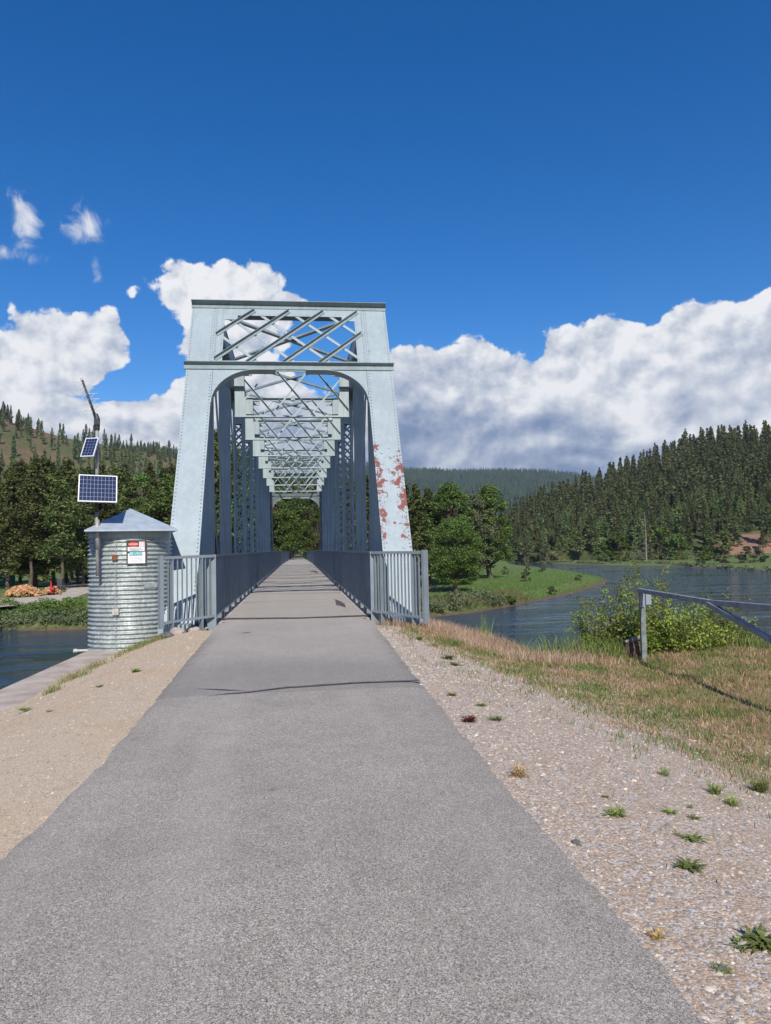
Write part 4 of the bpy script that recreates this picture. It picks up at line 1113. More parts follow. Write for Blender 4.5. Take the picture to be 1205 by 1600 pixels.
# ------------------------------------------------------------------ pipe gate at the right
M_gate = simple('gate_grey_paint', (0.215, 0.245, 0.28), 0.5, 0.2, 0.25, 7.0)
M_gate_g = simple('gate_post_green_grey', (0.17, 0.205, 0.19), 0.6, 0.2, 0.3, 9.0)
def build_gate():
    b0 = atd(1006.5, 1029, 13.3); tp = atd(1003, 922, 13.3)
    root = empty('pipe_gate', b0, 'grey steel barrier gate with square post and tapering arm running off to the right', 'gate')
    m = MB(); d = (tp-b0); L = d.length; d.normalize(); s = RGT.copy(); n = d.cross(s).normalized(); s = n.cross(d).normalized()
    m.obox(b0, d, s, n, (-0.3, L), (-0.045, 0.045), (-0.045, 0.045)); m.build('post', M_gate_g, root, bevel=0.006)
    m = MB(); m.obox(b0, d, s, n, (L-0.26, L-0.05), (0.05, 0.145), (-0.06, 0.02)); m.obox(b0, d, s, n, (L-0.30, L+0.01), (-0.065, 0.02), (-0.075, -0.047)); m.build('latch_plate', simple('latch_grey', (0.23,0.27,0.31), 0.5, 0.2), root, bevel=0.004)
    p0 = atd(999, 922.5, 13.32); p1 = atd(1112, 941.5, 10.6); p2 = atd(1215, 950.5, 8.9); p3 = atd(1420, 967, 6.9)
    m = MB()
    for a, b_ in ((p0, p1), (p1, p2), (p2, p3)):
        dd = (b_-a).normalized(); sd = dd.cross(Vector((0,0,1))).normalized(); uu = sd.cross(dd)
        m.obox(a, dd, sd, uu, (-0.01, (b_-a).length+0.005), (-0.037, 0.037), (-0.037, 0.037))
    m.build('top_bar', M_gate, root, bevel=0.005)
    a = atd(1108, 944, 10.62); b_ = atd(1215, 1005, 8.9); c = a + (b_-a)*1.9
    m = MB(); dd = (c-a).normalized(); sd = dd.cross(Vector((0,0,1))).normalized(); uu = sd.cross(dd)
    m.obox(a, dd, sd, uu, (0, (c-a).length), (-0.035, 0.035), (-0.035, 0.035)); m.build('brace_bar', M_gate, root, bevel=0.005)
build_gate()

# ================================================================== vegetation
def leaf_quads(C, size, rng, flat=0.0, aspect=1.6):
    """one quad per centre in C with random orientation; size scalar or array"""
    n = len(C); size = np.broadcast_to(np.asarray(size, float), (n,))
    nrm = rng.normal(size=(n, 3)); nrm[:, 2] = nrm[:, 2]*(1-flat) + flat*1.5*np.sign(nrm[:, 2] + 1e-6)
    nrm /= np.linalg.norm(nrm, axis=1)[:, None]
    t = rng.normal(size=(n, 3)); u = np.cross(nrm, t); u /= np.linalg.norm(u, axis=1)[:, None]; v = np.cross(nrm, u)
    a = (size*rng.uniform(0.7, 1.3, n))[:, None]; b = a/aspect
    V = np.stack([C - u*a*0.5, C - v*b*0.5 + u*a*0.1, C + u*a*0.5, C + v*b*0.5 + u*a*0.1], 1).reshape(-1, 3)
    return V, np.arange(4*n).reshape(-1, 4)
def trunk_mesh(m, h, r, bend=0.15, seed=0, seg=8):
    rr = random.Random(seed); pts = []; x = y = 0
    for i in range(7):
        t = i/6; pts.append((x, y, h*t)); x += rr.uniform(-bend, bend)*h*0.05; y += rr.uniform(-bend, bend)*h*0.05
    m.tube(pts, [max(r*(1-0.85*i/6), 0.02) * (1.35 if i == 0 else 1) for i in range(7)], seg)
    return pts
def conifer_big(seed, H=20.0, W=3.6, clear=0.12, nb=150, leaves=26, kind='spruce'):
    rng = np.random.default_rng(seed); m = MB(); pts = trunk_mesh(m, H*0.97, H*0.0125, 0.2, seed)
    Cs = []; S = []
    for i in range(nb):
        t = clear + (1-clear)*(i + rng.uniform())/nb
        z = H*t; k = (1-t)/(1-clear)
        Lb = W*(k**0.75)*rng.uniform(0.55, 1.15) + 0.25
        if kind == 'pine': Lb = W*min(1, (k*1.9)**0.8)*rng.uniform(0.35, 1.1)*(0.75 + 0.25*math.sin(t*17+seed)) + 0.3
        a = rng.uniform(0, 2*math.pi); dz = -0.25*Lb if kind != 'pine' else 0.12*Lb
        d = np.array([math.cos(a), math.sin(a), 0]); tip = np.array([0, 0, z]) + d*Lb + np.array([0, 0, dz])
        base = np.array([0, 0, z]) 
        m.tube([tuple(base), tuple(base + (tip-base)*0.9)], [0.045+0.01*Lb, 0.012], 4, cap=False)
        nl = max(5, int(leaves*(0.35 + 0.65*Lb/W)))
        s = rng.uniform(0.18, 1.0, nl)**0.7 if kind != 'pine' else rng.uniform(0.45, 1.05, nl)
        c = base + (tip-base)*s[:, None]
        side = np.array([-d[1], d[0], 0]); spread = 0.34*Lb*(1.15-s)[:, None]*rng.normal(size=(nl, 1)) if kind != 'pine' else 0.5*rng.normal(size=(nl, 1))
        c = c + side*spread + np.array([0, 0, 1])*rng.normal(size=(nl, 1))*(0.16 if kind != 'pine' else 0.38)
        Cs.append(c)
    C = np.concatenate(Cs); V, Fq = leaf_quads(C, 0.52 if kind != 'pine' else 0.50, rng, 0.25, 2.0)
    return np_mesh('crown', V, Fq, M_needle), m
def broad_tree(seed, H=15.0, W=5.0, base=0.15, nclump=70, per=95, ls=0.32, mat=None, shape=1.0):
    rng = np.random.default_rng(seed); m = MB(); pts = trunk_mesh(m, H*0.8, H*0.020, 0.5, seed)
    Cs = []
    for i in range(nclump):
        t = base + (1-base)*rng.uniform()**0.9
        k = math.sin(math.pi*min(1, ((t-base)/(1-base))*0.86 + 0.14))**0.7
        rad = W*k*rng.uniform(0.25, 1.0)**0.5*rng.uniform(0.8, 1.12); a = rng.uniform(0, 2*math.pi)
        c = np.array([math.cos(a)*rad, math.sin(a)*rad, H*t*0.96])
        r = W*0.26*rng.uniform(0.6, 1.25)
        m.tube([(0, 0, max(H*t*0.62, H*0.08)), tuple(c*0.55 + np.array([0, 0, H*t*0.36])), tuple(c)], [H*0.006, H*0.004, 0.015], 4, cap=False)
        u = rng.normal(size=(per, 3)); u /= np.linalg.norm(u, axis=1)[:, None]
        q = c + u*r*rng.uniform(0.35, 1.05, (per, 1))*np.array([1.1, 1.1, 0.72]); Cs.append(q)
    C = np.concatenate(Cs); V, Fq = leaf_quads(C, ls, rng, 0.15, 1.5)
    return np_mesh('crown', V, Fq, mat or M_leaf), m
def small_conifer(seed, H=18.0, W=2.6, n=420, ls=0.9, mat=None, clear=0.08):
    rng = np.random.default_rng(seed); t = clear + (1-clear)*rng.uniform(0, 1, n)**0.85
    a3 = rng.uniform(0, 2*math.pi, n); k = ((1-t)/(1-clear))**0.62; lump = 0.72 + 0.30*np.sin(t*19+seed)*np.sin(t*7+seed*2) + 0.22*np.sin(a3*2 + t*11 + seed)
    r = W*k*lump*rng.uniform(0.12, 1, n)**0.5; a = a3
    C = np.c_[np.cos(a)*r, np.sin(a)*r, H*t - 0.18*r]
    s = ls*(0.45 + 0.6*k)
    # drooping boughs pointing outward
    d = np.c_[np.cos(a), np.sin(a), -0.45 + 0*a] + rng.normal(size=(n, 3))*0.35; d /= np.linalg.norm(d, axis=1)[:, None]
    w = np.cross(d, rng.normal(size=(n, 3))); w /= np.linalg.norm(w, axis=1)[:, None]
    V = np.stack([C - d*s[:, None]*0.6, C + w*s[:, None]*0.3, C + d*s[:, None]*0.7, C - w*s[:, None]*0.3], 1).reshape(-1, 3)
    Fq = np.arange(4*n).reshape(-1, 4)
    # trunk as a few quads
    tv = []; tf = []; b0 = len(V); r0 = H*0.011
    for i in range(5):
        aa = 2*math.pi*i/5; tv += [(math.cos(aa)*r0, math.sin(aa)*r0, -1.0), (math.cos(aa)*0.03, math.sin(aa)*0.03, H*1.02)]
    for i in range(5): j = (i+1) % 5; tf.append((b0+2*i, b0+2*j, b0+2*j+1, b0+2*i+1))
    V = np.concatenate([V, np.array(tv)]); Fq = np.concatenate([Fq, np.array(tf)])
    me = np_mesh('conifer', V, Fq, mat or M_needle_hill); me.materials.append(M_bark)
    mi = np.zeros(len(Fq), dtype=np.int32); mi[-5:] = 1
    if len(me.polygons) == len(mi): me.polygons.foreach_set('material_index', mi)
    return me
class TreeKit:
    def __init__(s, crown, tm, bark=None): s.crown = crown; s.trunk = tm.mesh('trunk'); s.trunk.materials.append(bark or M_bark)
def place_tree(kit, x, y, z, h_scale, w_scale, rot, name, label, cat, group=None):
    r = empty(name, (x, y, z), label, cat, group); r.scale = (w_scale, w_scale, h_scale); r.rotation_euler = (0, 0, rot)
    for nm, me in (('crown', kit.crown), ('trunk', kit.trunk)):
        o = bpy.data.objects.new(nm, me); COL.objects.link(o); o.parent = r
    return r
SPR = [TreeKit(*conifer_big(s, 20, 3.9 + 0.3*(s % 3), 0.13 + 0.05*(s % 2), 200, 46)) for s in (11, 12, 13)]
PIN = [TreeKit(*conifer_big(s, 20, 3.3, 0.30, 190, 44, 'pine')) for s in (21, 22)]
BRO = [TreeKit(*broad_tree(s, 15, 4.4, 0.16, 90, 110)) for s in (31, 32)]
HILLC = [small_conifer(s, 18, 3.0 + 0.35*(s % 3), 700, 1.15) for s in (41, 42, 43, 44)]
M_hill_yg = leafmat('hillside_yellow_green_leaves', (0.07, 0.10, 0.028), (0.17, 0.20, 0.07), 0.03, clump=0.15)
HILLB = [small_conifer(s, 13, 4.2, 600, 1.3, M_hill_yg, 0.03) for s in (45, 46)]
def by_px(px, py_base, py_top, z, natH, name_h=None):
    """world spot for a tree whose foot (at height z) is seen at px, py_base, and the scale its top needs"""
    p = atz(px, py_base, z); d = (p - CAM).dot(FWD); top = atd(px, py_top, d); return p, (top.z - z)/natH, d
def by_d(px, d, py_top, natH):
    p = atd(px, 870, d); z = tz(p.x, p.y); top = atd(px, py_top, d); return Vector((p.x, p.y, z)), (top.z - z)/natH
rnd = random.Random(5)
# --- left-bank wood (photo px, depth, top py, kit type)
LB = [(-45,120,722,'s'),(-15,131,716,'p'),(12,118,735,'s'),(32,128,722,'p'),(55,122,714,'s'),(47,96.5+20,745,'p'),(84,126,724,'s'),(104,140,720,'p'),(122,132,738,'s'),(140,146,728,'b'),
      (163,138,742,'s'),(182,150,728,'p'),(204,142,744,'s'),(222,152,738,'b'),(240,140,748,'p'),(258,150,730,'s'),(276,140,738,'b'),(292,150,735,'s'),(-80,128,715,'s'),
      (20,150,722,'s'),(70,152,718,'p'),(112,158,722,'s'),(155,165,722,'p'),(195,168,726,'s'),(235,166,722,'s'),(270,168,728,'p'),(97,112,752,'p'),(130,118,760,'s')]
ORD = ['first','second','third','fourth','fifth','sixth','seventh','eighth','ninth','tenth','eleventh','twelfth','thirteenth','fourteenth','fifteenth','sixteenth','seventeenth']
def ordinal(lst, i): return ORD[sorted([c[0] for c in lst if c[3] == lst[i][3]]).index(lst[i][0])]
for i, (px, d, ty, k) in enumerate(LB):
    kit = {'s': SPR[i % 3], 'p': PIN[i % 2], 'b': BRO[i % 2]}[k]
    p, sc = by_d(px, d, ty, 15 if k == 'b' else 20); w = sc*rnd.uniform(0.95, 1.3)
    lab, cat = {'s': ('dark green conifer in the dense wood behind the firewood clearing', 'tree'), 'p': ('tall pine with bare lower trunk in the left bank wood', 'tree'), 'b': ('leafy green broadleaf tree among the conifers left of the bridge', 'tree')}[k]
    lab = ordinal(LB, i) + {'s': ' dark conifer', 'p': ' tall pine', 'b': ' broadleaf tree'}[k] + ' from the left in the wood left of the bridge'
    place_tree(kit, p.x, p.y, p.z - 0.2, sc, w, rnd.uniform(0, 6.3), {'s': 'conifer', 'p': 'pine_tree', 'b': 'broadleaf_tree'}[k], lab, cat, {'s': 'conifers of the left bank wood', 'p': 'pines of the left bank wood', 'b': 'broadleaf trees of the left bank wood'}[k])
# --- behind the bridge
CB = [(308,150,735,'s'),(322,140,708,'b'),(342,132,673,'p'),(356,138,682,'b'),(371,150,712,'s'),(390,160,735,'s'),(405,170,745,'p'),(418,150,752,'b'),(430,165,742,'b'),(441,185,752,'s'),(450,215,762,'b'),(484,215,768,'b'),(495,170,754,'b'),
      (508,160,745,'s'),(522,172,752,'b'),(540,150,742,'s'),(556,160,748,'p'),(575,142,742,'s'),(590,150,748,'s'),(608,140,752,'p'),(625,135,756,'s'),(458,260,752,'s'),(476,262,748,'s'),(440,150,790,'b'),(497,152,800,'b'),(446,235,780,'b'),(486,235,785,'b')]
for i, (px, d, ty, k) in enumerate(CB):
    kit = {'s': SPR[i % 3], 'p': PIN[i % 2], 'b': BRO[i % 2]}[k]
    p, sc = by_d(px, d, ty, 15 if k == 'b' else 20); w = sc*rnd.uniform(0.95, 1.3)
    lab = ordinal(CB, i) + {'s': ' dark conifer', 'p': ' tall pine', 'b': ' olive broadleaf tree'}[k] + ' from the left seen through the bridge'
    _ = {'s': 'dark conifer seen through the bridge trusses on the far bank', 'p': 'tall pine seen through the bridge trusses on the far bank', 'b': 'olive green broadleaf tree at the far end of the bridge'}[k]
    place_tree(kit, p.x, p.y, p.z - 0.2, sc, w, rnd.uniform(0, 6.3), {'s': 'conifer', 'p': 'pine_tree', 'b': 'broadleaf_tree'}[k], lab, 'tree', {'s': 'conifers behind the bridge', 'p': 'pines behind the bridge', 'b': 'broadleaf trees behind the bridge'}[k])
# --- right of the bridge on the green point
def rt(px, pb, pt, z, kit, nat, wsc, name, label, rot=1.0):
    p, sc, d = by_px(px, pb, pt, z, nat); zz = tz(p.x, p.y); place_tree(kit, p.x, p.y, zz - 0.15, sc, sc*wsc, rot, name, label, 'tree')
    return p
BR1 = TreeKit(*broad_tree(51, 15, 4.3, 0.14, 150, 150, 0.27, M_leaf))
BR2 = TreeKit(*broad_tree(52, 15, 3.6, 0.10, 110, 130, 0.30))
BR3 = TreeKit(*broad_tree(53, 15, 3.2, 0.12, 100, 130, 0.30, M_leaf_pale))
rt(713, 925, 805, -4.12, BR1, 15, 1.3, 'broadleaf_tree', 'bright green bushy tree with forked dark trunk nearest the water on the green point', 0.4)
rt(706, 915, 752, -4.15, BR2, 15, 1.15, 'broadleaf_tree', 'tall dark green tree directly behind the bushy one on the green point', 2.0)
rt(767, 903, 755, -4.15, BR2, 15, 1.2, 'broadleaf_tree', 'tall leafy tree standing alone at the right end of the riverside clump', 3.7)
rt(745, 905, 768, -4.15, BR3, 15, 1.0, 'broadleaf_tree', 'pale grey green tree between the two tall trees of the riverside clump', 5.0)
rt(652, 918, 756, -4.1, SPR[1], 20, 1.3, 'conifer', 'dark conifer just right of the rusty bridge post', 1.0)
rt(672, 914, 762, -4.1, SPR[0], 20, 1.3, 'conifer', 'second dark conifer right of the bridge post, beside the leafy trees', 2.2)
rt(690, 908, 770, -4.1, SPR[2], 20, 1.2, 'conifer', 'slender conifer half hidden behind the bushy green tree', 0.2)
rt(632, 912, 752, -4.1, PIN[0], 20, 1.3, 'pine_tree', 'pine standing behind the right bridge post', 4.2)
rt(727, 900, 800, -4.1, BRO[0], 15, 1.2, 'broadleaf_tree', 'low leafy tree filling the gap behind the riverside clump', 1.2)

# ================================================================== hills
def pl_interp(pts, x): return np.interp(x, [p[0] for p in pts], [p[1] for p in pts])
def hill_fn(ridge, d0s, d1s, zbase, ease=1.0):
    def f(px, t):
        """world point on the hillside: px = photo column, t = 0 foot .. 1 ridge"""
        d0 = pl_interp(d0s, px); d1 = pl_interp(d1s, px); ry = pl_interp(ridge, px)
        top = atd(px, ry, d1); d = d0 + (d1-d0)*t; p = atd(px, 866, d)
        zb = zbase
        rel = t**ease; x, y = p.x, p.y
        n = mnoise.noise(Vector((x*0.012, y*0.012, 3)))*0.10*(top.z - zb) * math.sin(math.pi*min(t, 1)) + mnoise.noise(Vector((x*0.05, y*0.05, 7)))*1.2
        z = zb + (top.z - zb)*rel + n
        if t > 1: z = top.z - (t-1)*0.5*(top.z-zb) 
        return Vector((x, y, z))
    return f
def build_hill(name, f, px0, px1, npx, nt, mat):
    pxs = np.linspace(px0, px1, npx); ts = np.linspace(0, 1.5, nt); V = [f(px, t) for px in pxs for t in ts]
    # skirt: foot goes below the ground
    for i in range(npx): V[i*nt] = V[i*nt] - Vector((0, 0, 12))
    I = np.arange(npx*nt).reshape(npx, nt)
    Fq = np.stack([I[:-1, :-1], I[1:, :-1], I[1:, 1:], I[:-1, 1:]], -1).reshape(-1, 4)
    o = link(name, np_mesh(name, [tuple(v) for v in V], Fq, mat), smooth=True); tag(o, kind='structure'); return o
def hillmat(name, a, b_, c_, s1=0.02, s2=0.2, patch=None):
    def fn(T, b):
        n = T.noise(T.pos, s1, 6, 0.65); n2 = T.noise(T.pos, s2, 5, 0.7)
        c = T.mix(T.ss(T.m('ADD', T.m('MULTIPLY', n, 0.6), T.m('MULTIPLY', n2, 0.4)), 0.42, 0.58), a, b_)
        c = T.mix(T.ss(n2, 0.56, 0.68), c, c_)
        if patch:
            dv = T.new('ShaderNodeVectorMath', operation='DISTANCE'); T.put(dv.inputs[0], T.pos); dv.inputs[1].default_value = patch[0]
            pm = T.ss(T.m('ADD', dv.outputs['Value'], T.m('MULTIPLY', n2, 22.0)), patch[1]+11, patch[1]+6)
            c = T.mix(pm, c, T.mix(n2, (0.30, 0.17, 0.12), (0.20, 0.13, 0.09)))
        T.put(b.inputs['Base Color'], c); b.inputs['Roughness'].default_value = 0.95; b.inputs['Specular IOR Level'].default_value = 0.1
        T.put(b.inputs['Normal'], T.bump(n2, 0.6, 1.5))
    return material(name, fn)
M_hillL = hillmat('open_hill_grass_and_scree', (0.085, 0.10, 0.042), (0.185, 0.12, 0.075), (0.045, 0.06, 0.025), 0.014, 0.22)
M_hillF = hillmat('far_ridge_forest_floor', (0.016, 0.030, 0.018), (0.035, 0.052, 0.028), (0.05, 0.07, 0.03), 0.003, 0.03)
# right wooded hill
ridgeR = [(560,862),(700,850),(760,832),(800,815),(830,801),(880,782),(940,760),(1000,741),(1050,717),(1100,701),(1130,695),(1205,690),(1400,672),(1700,660)]
fR = hill_fn(ridgeR, [(560,420),(800,370),(900,345),(1205,300),(1700,270)], [(560,560),(800,600),(1000,600),(1205,560),(1700,560)], -1.3, 1.15)
M_hillR = hillmat('wooded_hill_floor', (0.035, 0.055, 0.018), (0.075, 0.085, 0.03), (0.20, 0.13, 0.09), 0.02, 0.10, (tuple(fR(1185, 0.08)), 20.0))
build_hill('hill', fR, 600, 1700, 110, 40, M_hillR)
# left open hill
ridgeL = [(-500,600),(-150,636),(0,652),(50,668),(110,684),(150,690),(200,700),(280,716),(400,738),(560,764),(700,800),(780,850)]
fL = hill_fn(ridgeL, [(-500,230),(800,330)], [(-500,620),(0,640),(300,760),(800,900)], -2.5, 1.2)
build_hill('hill', fL, -500, 780, 130, 50, M_hillL)
# far ridge
ridgeF = [(-600,690),(100,694),(200,700),(250,703),(300,706),(420,712),(520,722),(640,738),(720,740),(800,739),(860,741),(900,745),(960,757),(1100,790),(1400,830)]
fF = hill_fn(ridgeF, [(-600,1100),(1400,1200)], [(-600,2300),(640,2600),(1400,2500)], -2, 1.0)
build_hill('hill', fF, -600, 1400, 160, 40, M_hillF)
def inframe(px): return -60 < px < 1270
# trees on the right hill: 300 nearest visible individuals, the rest one mesh
cand = []
rr = random.Random(77)
for i in range(9500):
    px = rr.uniform(770, 1420); t = rr.uniform(0.0, 1.12)
    p = fR(px, t); 
    if t < 0.14 and px > 1135 and rr.random() < 0.90: continue            # bare earth slope at the right edge
    if 1120 < px and 0.05 < t < 0.22 and rr.random() < 0.7: continue
    cand.append((px, t, p))
acc = []; grid = {}
for px, t, p in cand:
    k = (int(p.x//7), int(p.y//7)); bad = False
    for a in (-1, 0, 1):
        for b_ in (-1, 0, 1):
            for q in grid.get((k[0]+a, k[1]+b_), ()):
                if (q-p).length < 6.3: bad = True
    if bad: continue
    grid.setdefault(k, []).append(p); acc.append((px, t, p))
acc.sort(key=lambda c: (0 if inframe(c[0]) else 1, (c[2]-CAM).length))
print('right hill trees', len(acc))
def merged(name, items, meshes, mat, label, cat):
    Vs, Fs = [], []; n = 0
    src = []
    for me in meshes:
        v = np.empty(len(me.vertices)*3, dtype=np.float32); me.vertices.foreach_get('co', v)
        f = np.empty(len(me.loops), dtype=np.int32); me.loops.foreach_get('vertex_index', f); src.append((v.reshape(-1, 3), f.reshape(-1, 4)))
    for i, (p, sx, sz, rot) in enumerate(items):
        v, f = src[i % len(src)]; c, s = math.cos(rot), math.sin(rot)
        w = np.empty_like(v); w[:, 0] = (v[:, 0]*c - v[:, 1]*s)*sx + p.x; w[:, 1] = (v[:, 0]*s + v[:, 1]*c)*sx + p.y; w[:, 2] = v[:, 2]*sz + p.z
        Vs.append(w); Fs.append(f + n); n += len(v)
    o = link(name, np_mesh(name, np.concatenate(Vs), np.concatenate(Fs), mat)); return tag(o, label, cat, kind='stuff')
lowc = [small_conifer(s, 18, 2.9, 190, 2.0) for s in (61, 62, 63)]
rest = []
for i, (px, t, p) in enumerate(acc):
    h = rr.choice([rr.uniform(0.40, 0.8), rr.uniform(0.75, 1.08), rr.uniform(0.75, 1.08)])*(1.05 if t > 0.85 else 1.0); h *= 0.85 if t < 0.05 else 1.0
    if px < 830: h *= 0.85
    w = h*rr.uniform(0.85, 1.35)
    if i < 165 and inframe(px):
        yg = rr.random() < (0.22 if t < 0.25 else 0.08)
        o = bpy.data.objects.new('broadleaf_tree' if yg else 'conifer', HILLB[i % 2] if yg else HILLC[i % 4]); COL.objects.link(o); o.location = p - Vector((0,0,0.3)); o.scale = (w, w, h); o.rotation_euler = (0, 0, rr.uniform(0, 6.3))
        wh = 'at the right hill foot' if t < 0.2 else ('low on the right hill' if t < 0.5 else 'high on the right hill')
        wh += ', above the riverside trees' if px < 880 else (', left of the dead grey tree' if px < 1005 else (', behind the gate post' if px < 1110 else ', near the right photo edge'))
        sz = 'tall dark conifer' if h > 0.9 else ('medium dark conifer' if h > 0.7 else 'small dark conifer')
        sz = sz.replace('dark conifer', 'yellow green tree') if yg else sz
        tag(o, sz + ' ' + wh, 'tree', sz + 's ' + wh)
    else: rest.append((p, w, h, rr.uniform(0, 6.3)))
merged('hillside_forest', rest, lowc, M_needle_hill, 'upper and farther mass of conifers covering the right hillside', 'forest')
# some lighter trees along the foot of the right hill
SHB = [broad_tree(s, 7, 2.8, 0.02, 34, 60, 0.55, m_) for s, m_ in ((71, M_leaf), (72, M_leaf_pale), (73, M_leaf_bright))]
SHK = [TreeKit(*q) for q in SHB]
foot = [(968,300,828,0,'light green young tree left of the dead grey tree at the hillside foot'),(1062,292,832,0,'round light green tree at the hillside foot below the dark firs'),
        (1030,306,816,0,'yellow green poplar at the foot of the hillside between dark firs'),(945,305,842,0,'small mid green tree near the far shore left of the poplar'),
        (852,330,846,1,'grey green willow at the left end of the far shore'),(820,335,842,1,'grey green willow beside the leafy riverside tree'),(1105,270,852,0,'small bush at the far meadow edge left of the bare earth'),
        (1166,235,853,1,'round olive bush on the far meadow, nearest the right edge'),(1130,240,856,1,'round olive bush on the far meadow left of the largest'),(1098,245,860,0,'low green bush on the far meadow'),
        (1188,238,858,1,'small olive bush at the right photo edge on far meadow')]
for px, d, ty, k, lab in foot:
    p = atd(px, 870, d); z = tz(p.x, p.y); top = atd(px, ty, d); sc = max(0.15, (top.z - z)/7)
    small = d < 260
    place_tree(SHK[k], p.x, p.y, z - 0.2*sc, sc, sc*(1.5 if small else 1.05), px, 'bush' if small else 'broadleaf_tree', lab, 'bush' if small else 'tree')
# dead grey snags
def snag(px, d, ty, label):
    p = atd(px, 870, d); z = tz(p.x, p.y); top = atd(px, ty, d); h = top.z - z; m = MB(); r_ = random.Random(px)
    m.tube([(p.x, p.y, z-0.5), (p.x+0.2, p.y, z+h*0.5), (p.x, p.y, z+h)], [0.32, 0.2, 0.04], 6)
    for i in range(60):
        t = r_.uniform(0.08, 0.97); a = r_.uniform(0, 6.28); L = (1-t)*h*0.17 + 0.5
        m.tube([(p.x, p.y, z+h*t), (p.x+math.cos(a)*L, p.y+math.sin(a)*L, z+h*t+L*r_.uniform(-0.3, 0.3))], [0.05, 0.02], 3, cap=False)
    tag(m.build('dead_tree', M_snag), label, 'dead tree')
snag(1010, 290, 798, 'bare dead grey tree among the firs at the foot of the right hill')
# left hill conifers
accL = []; grid = {}
for i in range(9000):
    px = rr.uniform(-220, 640); t = rr.uniform(0.02, 1.08); p = fL(px, t)
    cl = mnoise.noise(Vector((p.x*0.010, p.y*0.010, 21))) + 0.5*mnoise.noise(Vector((p.x*0.03, p.y*0.03, 5)))
    dens = 0.07 + max(0, cl-0.03)*0.7 + (0.75 if t < 0.22 else 0) + (0.55 if (px < 45 and t > 0.9) else 0) + (0.3 if 200 < px and t < 0.7 else 0)
    if rr.random() > dens: continue
    k = (int(p.x//8), int(p.y//8)); bad = False
    for a in (-1, 0, 1):
        for b_ in (-1, 0, 1):
            for q in grid.get((k[0]+a, k[1]+b_), ()):
                if (q-p).length < 6.5: bad = True
    if bad: continue
    grid.setdefault(k, []).append(p); accL.append((px, t, p))
vis = [c for c in accL if -30 < c[0] < 300]; oth = [c for c in accL if not (-30 < c[0] < 300)]
vis.sort(key=lambda c: -c[1])           # the upper slope is what shows over the wood
print('left hill trees', len(vis), len(oth))
rest = []
for i, (px, t, p) in enumerate(vis + oth):
    h = rr.uniform(0.42, 0.98)*(1.05 if t > 0.9 else 1.0); w = h*rr.uniform(0.75, 1.1)
    if i < 90 and i < len(vis):
        o = bpy.data.objects.new('conifer', HILLC[i % 4]); COL.objects.link(o); o.location = p - Vector((0,0,0.3)); o.scale = (w, w, h); o.rotation_euler = (0, 0, rr.uniform(0, 6.3))
        wh = 'on the skyline of the open left hillside' if t > 0.9 else 'scattered over the open left hillside'
        wh += ', near the left edge' if px < 60 else (', behind the solar panels' if px < 190 else ', right of the mast')
        tag(o, 'small dark conifer ' + wh, 'tree', 'conifers ' + wh)
    else: rest.append((p, w, h, rr.uniform(0, 6.3)))
merged('hillside_forest', rest, lowc, M_needle_hill, 'conifers of the left hillside lower slope and behind the bridge', 'forest')
# far ridge: tiny trees as one mass
def far_forest():
    rg = np.random.default_rng(9); its = []
    cone = []
    for s in range(3):
        nseg = 5; V = []; Fq = []
        for l, (zb_, zt_, r_) in enumerate([(0.06, 0.55, 0.17), (0.3, 0.8, 0.125), (0.55, 1.0, 0.08)]):
            b = len(V)
            for k in range(nseg): a = 2*math.pi*k/nseg + s + l; rj = r_*(0.8+0.4*((k*7+s*3+l) % 5)/5); V.append((math.cos(a)*rj*20, math.sin(a)*rj*20, zb_*20))
            V.append((0, 0, zt_*20))
            for k in range(nseg): Fq.append((b+k, b+(k+1)%nseg, b+nseg, b+nseg))
        cone.append((np.array(V), np.array(Fq)))
    Vs = []; Fs = []; n = 0
    for i in range(14000):
        px = rg.uniform(180, 1000) if i % 4 else rg.uniform(620, 960)
        t = 1.03 - 0.95*rg.uniform()**1.4; p = fF(px, t); v, f = cone[i % 3]; s = rg.uniform(0.65, 1.25)
        if 540 > px > 300 and i % 2: continue
        Vs.append(v*np.array([s*0.9, s*0.9, s]) + np.array(p)); Fs.append(f + n); n += len(v)
    V = np.concatenate(Vs); Fq = np.concatenate(Fs)[:, :3]
    o = link('ridge_forest', np_mesh('ridge_forest', V, Fq, M_needle_far)); tag(o, 'dark blue green conifer forest covering the distant ridge', 'forest', kind='stuff')
far_forest()

# ================================================================== riverbank growth
def blades(name, P, hgt, wid, lean, cols, mat=M_tint, label=None, cat=None, curl=0.35):
    """one bent two-segment blade per point"""
    n = len(P); a = RNG.uniform(0, 2*math.pi, n); d = np.c_[np.cos(a), np.sin(a), np.zeros(n)]; l = RNG.uniform(0, 1, n)**0.7*lean
    ph = RNG.uniform(0, 2*math.pi, n); w = np.c_[np.cos(ph), np.sin(ph), np.zeros(n)]*(wid/2)[:, None]
    up = np.array([0, 0, 1.0])
    mid = P + up*(hgt*0.55)[:, None] + d*(l*hgt*0.35)[:, None]; tip = P + up*(hgt*(1-0.25*l))[:, None] + d*(l*hgt)[:, None]
    V = np.stack([P - w, P + w, mid + w*0.7, mid - w*0.7, tip], 1).reshape(-1, 3)
    b = (np.arange(n)*5)[:, None]; T3 = np.concatenate([b + np.array([0,1,2]), b + np.array([0,2,3]), b + np.array([3,2,4])], 0)
    c = np.repeat(cols, 5, axis=0)
    o = link(name, np_mesh(name, V, T3, mat, c))
    if label: tag(o, label, cat, kind='stuff')
    return o
def palette(n, cs, w):
    cs = np.array(cs); i = RNG.choice(len(cs), n, p=np.array(w)/sum(w)); return cs[i]*RNG.uniform(0.7, 1.3, (n, 1))
